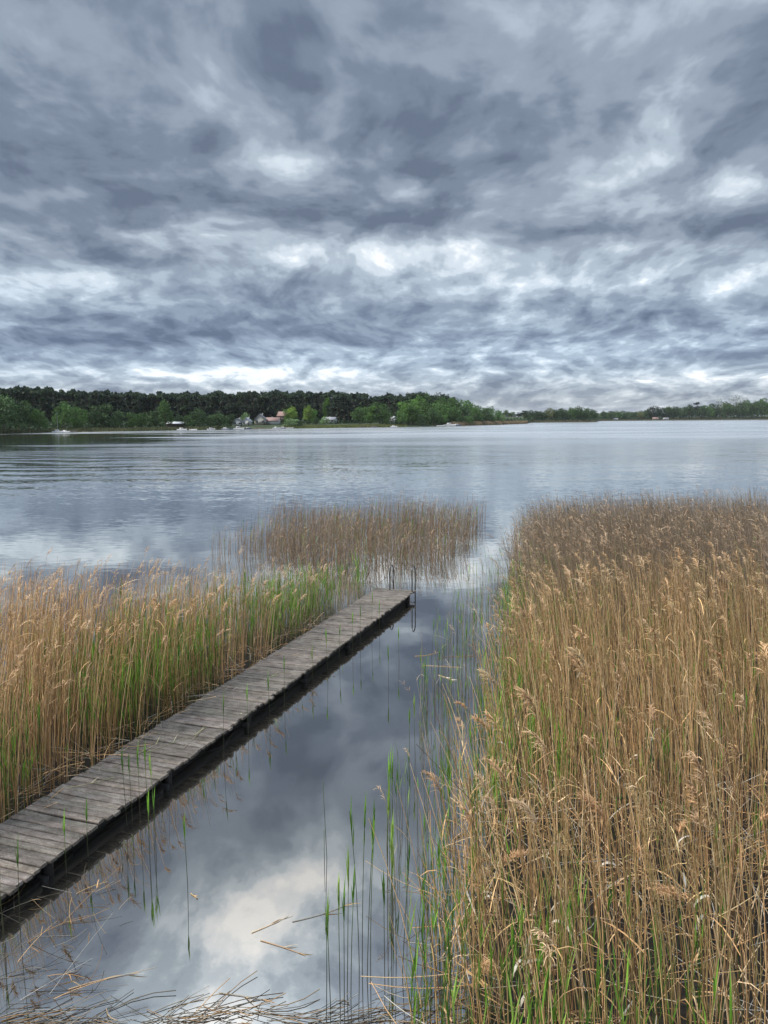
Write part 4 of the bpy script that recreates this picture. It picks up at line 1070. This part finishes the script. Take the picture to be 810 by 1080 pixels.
# (base photo x, base y, top y)
CL = {'cluster of tall green-tipped shoots in the channel, bottom centre': [(382, 1028, 849), (387, 1034, 853), (379, 1020, 852), (391, 1040, 866), (370, 1058, 930), (366, 1050, 902), (359, 1070, 930), (363, 1064, 944), (344, 1074, 968), (349, 1066, 962)],
      'pair of dark stems mirrored in the channel centre': [(345, 905, 823), (342, 908, 875)],
      'group of shoots leaning against the near bed edge': [(413, 1000, 880), (418, 1010, 868), (409, 960, 830), (415, 985, 905), (424, 1030, 893), (406, 1040, 930), (411, 900, 801), (408, 895, 812), (414, 905, 803)],
      'shoots rising from the water close to the lit jetty edge': [(157, 880, 788), (148, 876, 795), (164, 882, 800), (140, 872, 805), (158, 905, 846), (163, 900, 842), (134, 870, 800)],
      'lone thin shoots before the lower jetty end': [(198, 935, 868), (93, 905, 858), (70, 925, 872)],
      'shoots against the left frame edge below the jetty': [(6, 1000, 900), (22, 992, 898), (3, 985, 920)],
      'young shoots along the middle of the jetty side': [(236, 800, 742), (262, 775, 730), (300, 745, 700), (330, 720, 690), (372, 690, 650), (380, 684, 645), (358, 700, 665), (285, 760, 718), (346, 712, 668), (392, 672, 628), (400, 668, 640)],
      'stems in the open channel right of the jetty end': [(438, 800, 742), (432, 790, 756), (447, 790, 700), (470, 720, 660), (478, 700, 650), (462, 730, 690), (487, 690, 640), (492, 712, 668), (500, 690, 650), (507, 700, 655), (455, 700, 660), (515, 668, 632), (421, 700, 668), (410, 722, 690)]}
sd_ = 5000
for lab, lst in CL.items():
    lst = sorted(lst)
    short = {'cluster of tall green-tipped shoots in the channel, bottom centre': 'green-tipped shoot in the cluster standing bottom centre of the channel',
             'pair of dark stems mirrored in the channel centre': 'bare dark stem mirrored alone in the channel centre',
             'group of shoots leaning against the near bed edge': 'slim green shoot at the near left edge of the right bed',
             'shoots rising from the water close to the lit jetty edge': 'green shoot rising past the nearer deck edge of the jetty',
             'lone thin shoots before the lower jetty end': 'lone thin shoot in the water below the near jetty',
             'shoots against the left frame edge below the jetty': 'shoot in the dark strip under the nearest planks',
             'young shoots along the middle of the jetty side': 'small shoot beside the outer half of the jetty',
             'stems in the open channel right of the jetty end': 'thin shoot in open water between jetty end and right bed'}[lab]
    for i, (bx, by, ty) in enumerate(lst):
        q = g(bx, by, 0); top = at_depth(bx, ty, q[1])
        sd_ += 1
        shoot(q[0], q[1], max(.25, top[2]), f"{short}, {ordn(i + 1)} from left", lab, sd_, nb=0 if 'dark' in short and 'bare' in short else 4, green='bare' not in short)

def fstalk(x, y, z, L, ang, label, group, seed, pal=TAN, name='floating_stalk', rad=.0035, cat='dry stalk', tilt=0.0):
    r = np.random.default_rng(seed); o = empty(name, (x, y, z), R(ang))
    t = np.linspace(0, 1, 8); p = np.stack([t * L - L/2, np.sin(t * 3) * r.normal(0, .05) * L, t * L * math.sin(tilt) + .003], -1)[None]
    b = Bulk(); b.tubes(p, np.linspace(rad, rad * .6, 8)[None], pick(r, pal, 1), 5); b.obj('stem', M_REED, o)
    for k in range(2):
        b = Bulk(); blades(b, r, along(p, np.array([.5 + .35 * k])), np.array([r.normal(0, .5)]), np.array([.12]), np.array([-.1]), np.array([L * .3]), np.array([.010]), pick(r, pal, 1), 5); b.obj('leaf', M_REED, o)
    tag(o, label, cat, group)
FL = [((285, 975), .35, 38, 'stalk floating on the pale cloud reflection'), ((298, 1000), .42, -25, 'stalk floating just right of the pale reflection'), ((258, 1052), .40, -12, 'dark stalk floating above the litter mat'),
      ((508, 0), 0, 0, ''), ((205, 945), .10, -40, 'short twig floating in mid channel below the jetty'), ((110, 1035), .5, 20, 'long pale stalk floating near the bottom left'),
      ((340, 962), .55, 28, 'long thin stalk crossing the water left of the tall shoots'), ((480, 694), .7, 12, 'stalk floating across the channel near the jetty end'), ((465, 703), .6, -12, 'second stalk crossing under the one near the jetty end'),
      ((450, 690), .5, 30, 'pale broken stalk in the raft near the jetty end'), ((470, 715), .35, -50, 'short snapped stalk hanging off the raft near the jetty end')]
for i, (q_, L, a, lab) in enumerate(FL):
    if not lab: continue
    q = g(*q_); fstalk(q[0], q[1], .002, L, a, lab, 'stalks floating on the channel', 7000 + i, np.concatenate([PALE * .8, TAN * .9]))
DK = [(-.15, -9.6, .8, 62, 'green-yellow stalk lying slantwise over the near planks'), (.05, -9.2, .9, 48, 'longest stalk lying across the middle of the near deck'), (.22, -9.0, .6, 80, 'yellowish stalk lying close to the deck edge'),
      (-.2, -10.4, .5, 30, 'short green stalk on the deck below the slanted one'), (.1, -6.6, .5, 70, 'dry stalk lying on the middle of the deck'), (-.35, -12.2, .45, 100, 'pale curved stalk on the nearest planks by the frame edge'), (.38, -8.1, .12, 50, 'small white husk on the deck edge')]
for i, (lx_, ly_, L, a, lab) in enumerate(DK):
    q = jp(lx_, ly_, DZ + .006); fstalk(q[0], q[1], q[2], L, a, lab, 'stalks lying on the jetty', 7100 + i, np.array([(.30, .33, .13), (.40, .38, .20), (.5, .45, .3)]), 'fallen_stalk', .003)
# dead reeds leaning in from the bottom left corner
r = np.random.default_rng(505)
LL = []
for i in range(11):
    bx, by = r.uniform(-30, 70), r.uniform(965, 1090); q = g(bx, by); a = r.uniform(-.5, 1.3); L = r.uniform(.3, .7); LL.append((q, a, L))
LL.sort(key=lambda k: k[0][0])
for i, (q, a, L) in enumerate(LL):
    o = empty('leaning_reed', (q[0], q[1], 0)); e = r.uniform(.15, .7)
    t = np.linspace(0, 1, 7); p = np.stack([np.cos(a) * L * t * math.cos(e), np.sin(a) * L * t * math.cos(e), L * t * math.sin(e) - t ** 2 * L * .18 * r.uniform(0, 1.5) - .01], -1)[None]
    b = Bulk(); b.tubes(p, np.linspace(.0028, .0012, 7)[None], pick(r, np.concatenate([PALE * .5, TAN * .8]), 1), 5); b.obj('stem', M_REED, o)
    b = Bulk(); blades(b, r, along(p, np.array([.6])), np.array([a + r.normal(0, .6)]), np.array([e]), np.array([-.6]), np.array([.12]), np.array([.007]), pick(r, TAN, 1)); b.obj('leaf', M_REED, o)
    tag(o, f"bleached dead stalk fallen aslant in the bottom left corner, {ordn(i + 1)} from left", 'dead reed', 'dead reeds leaning in the bottom left corner')
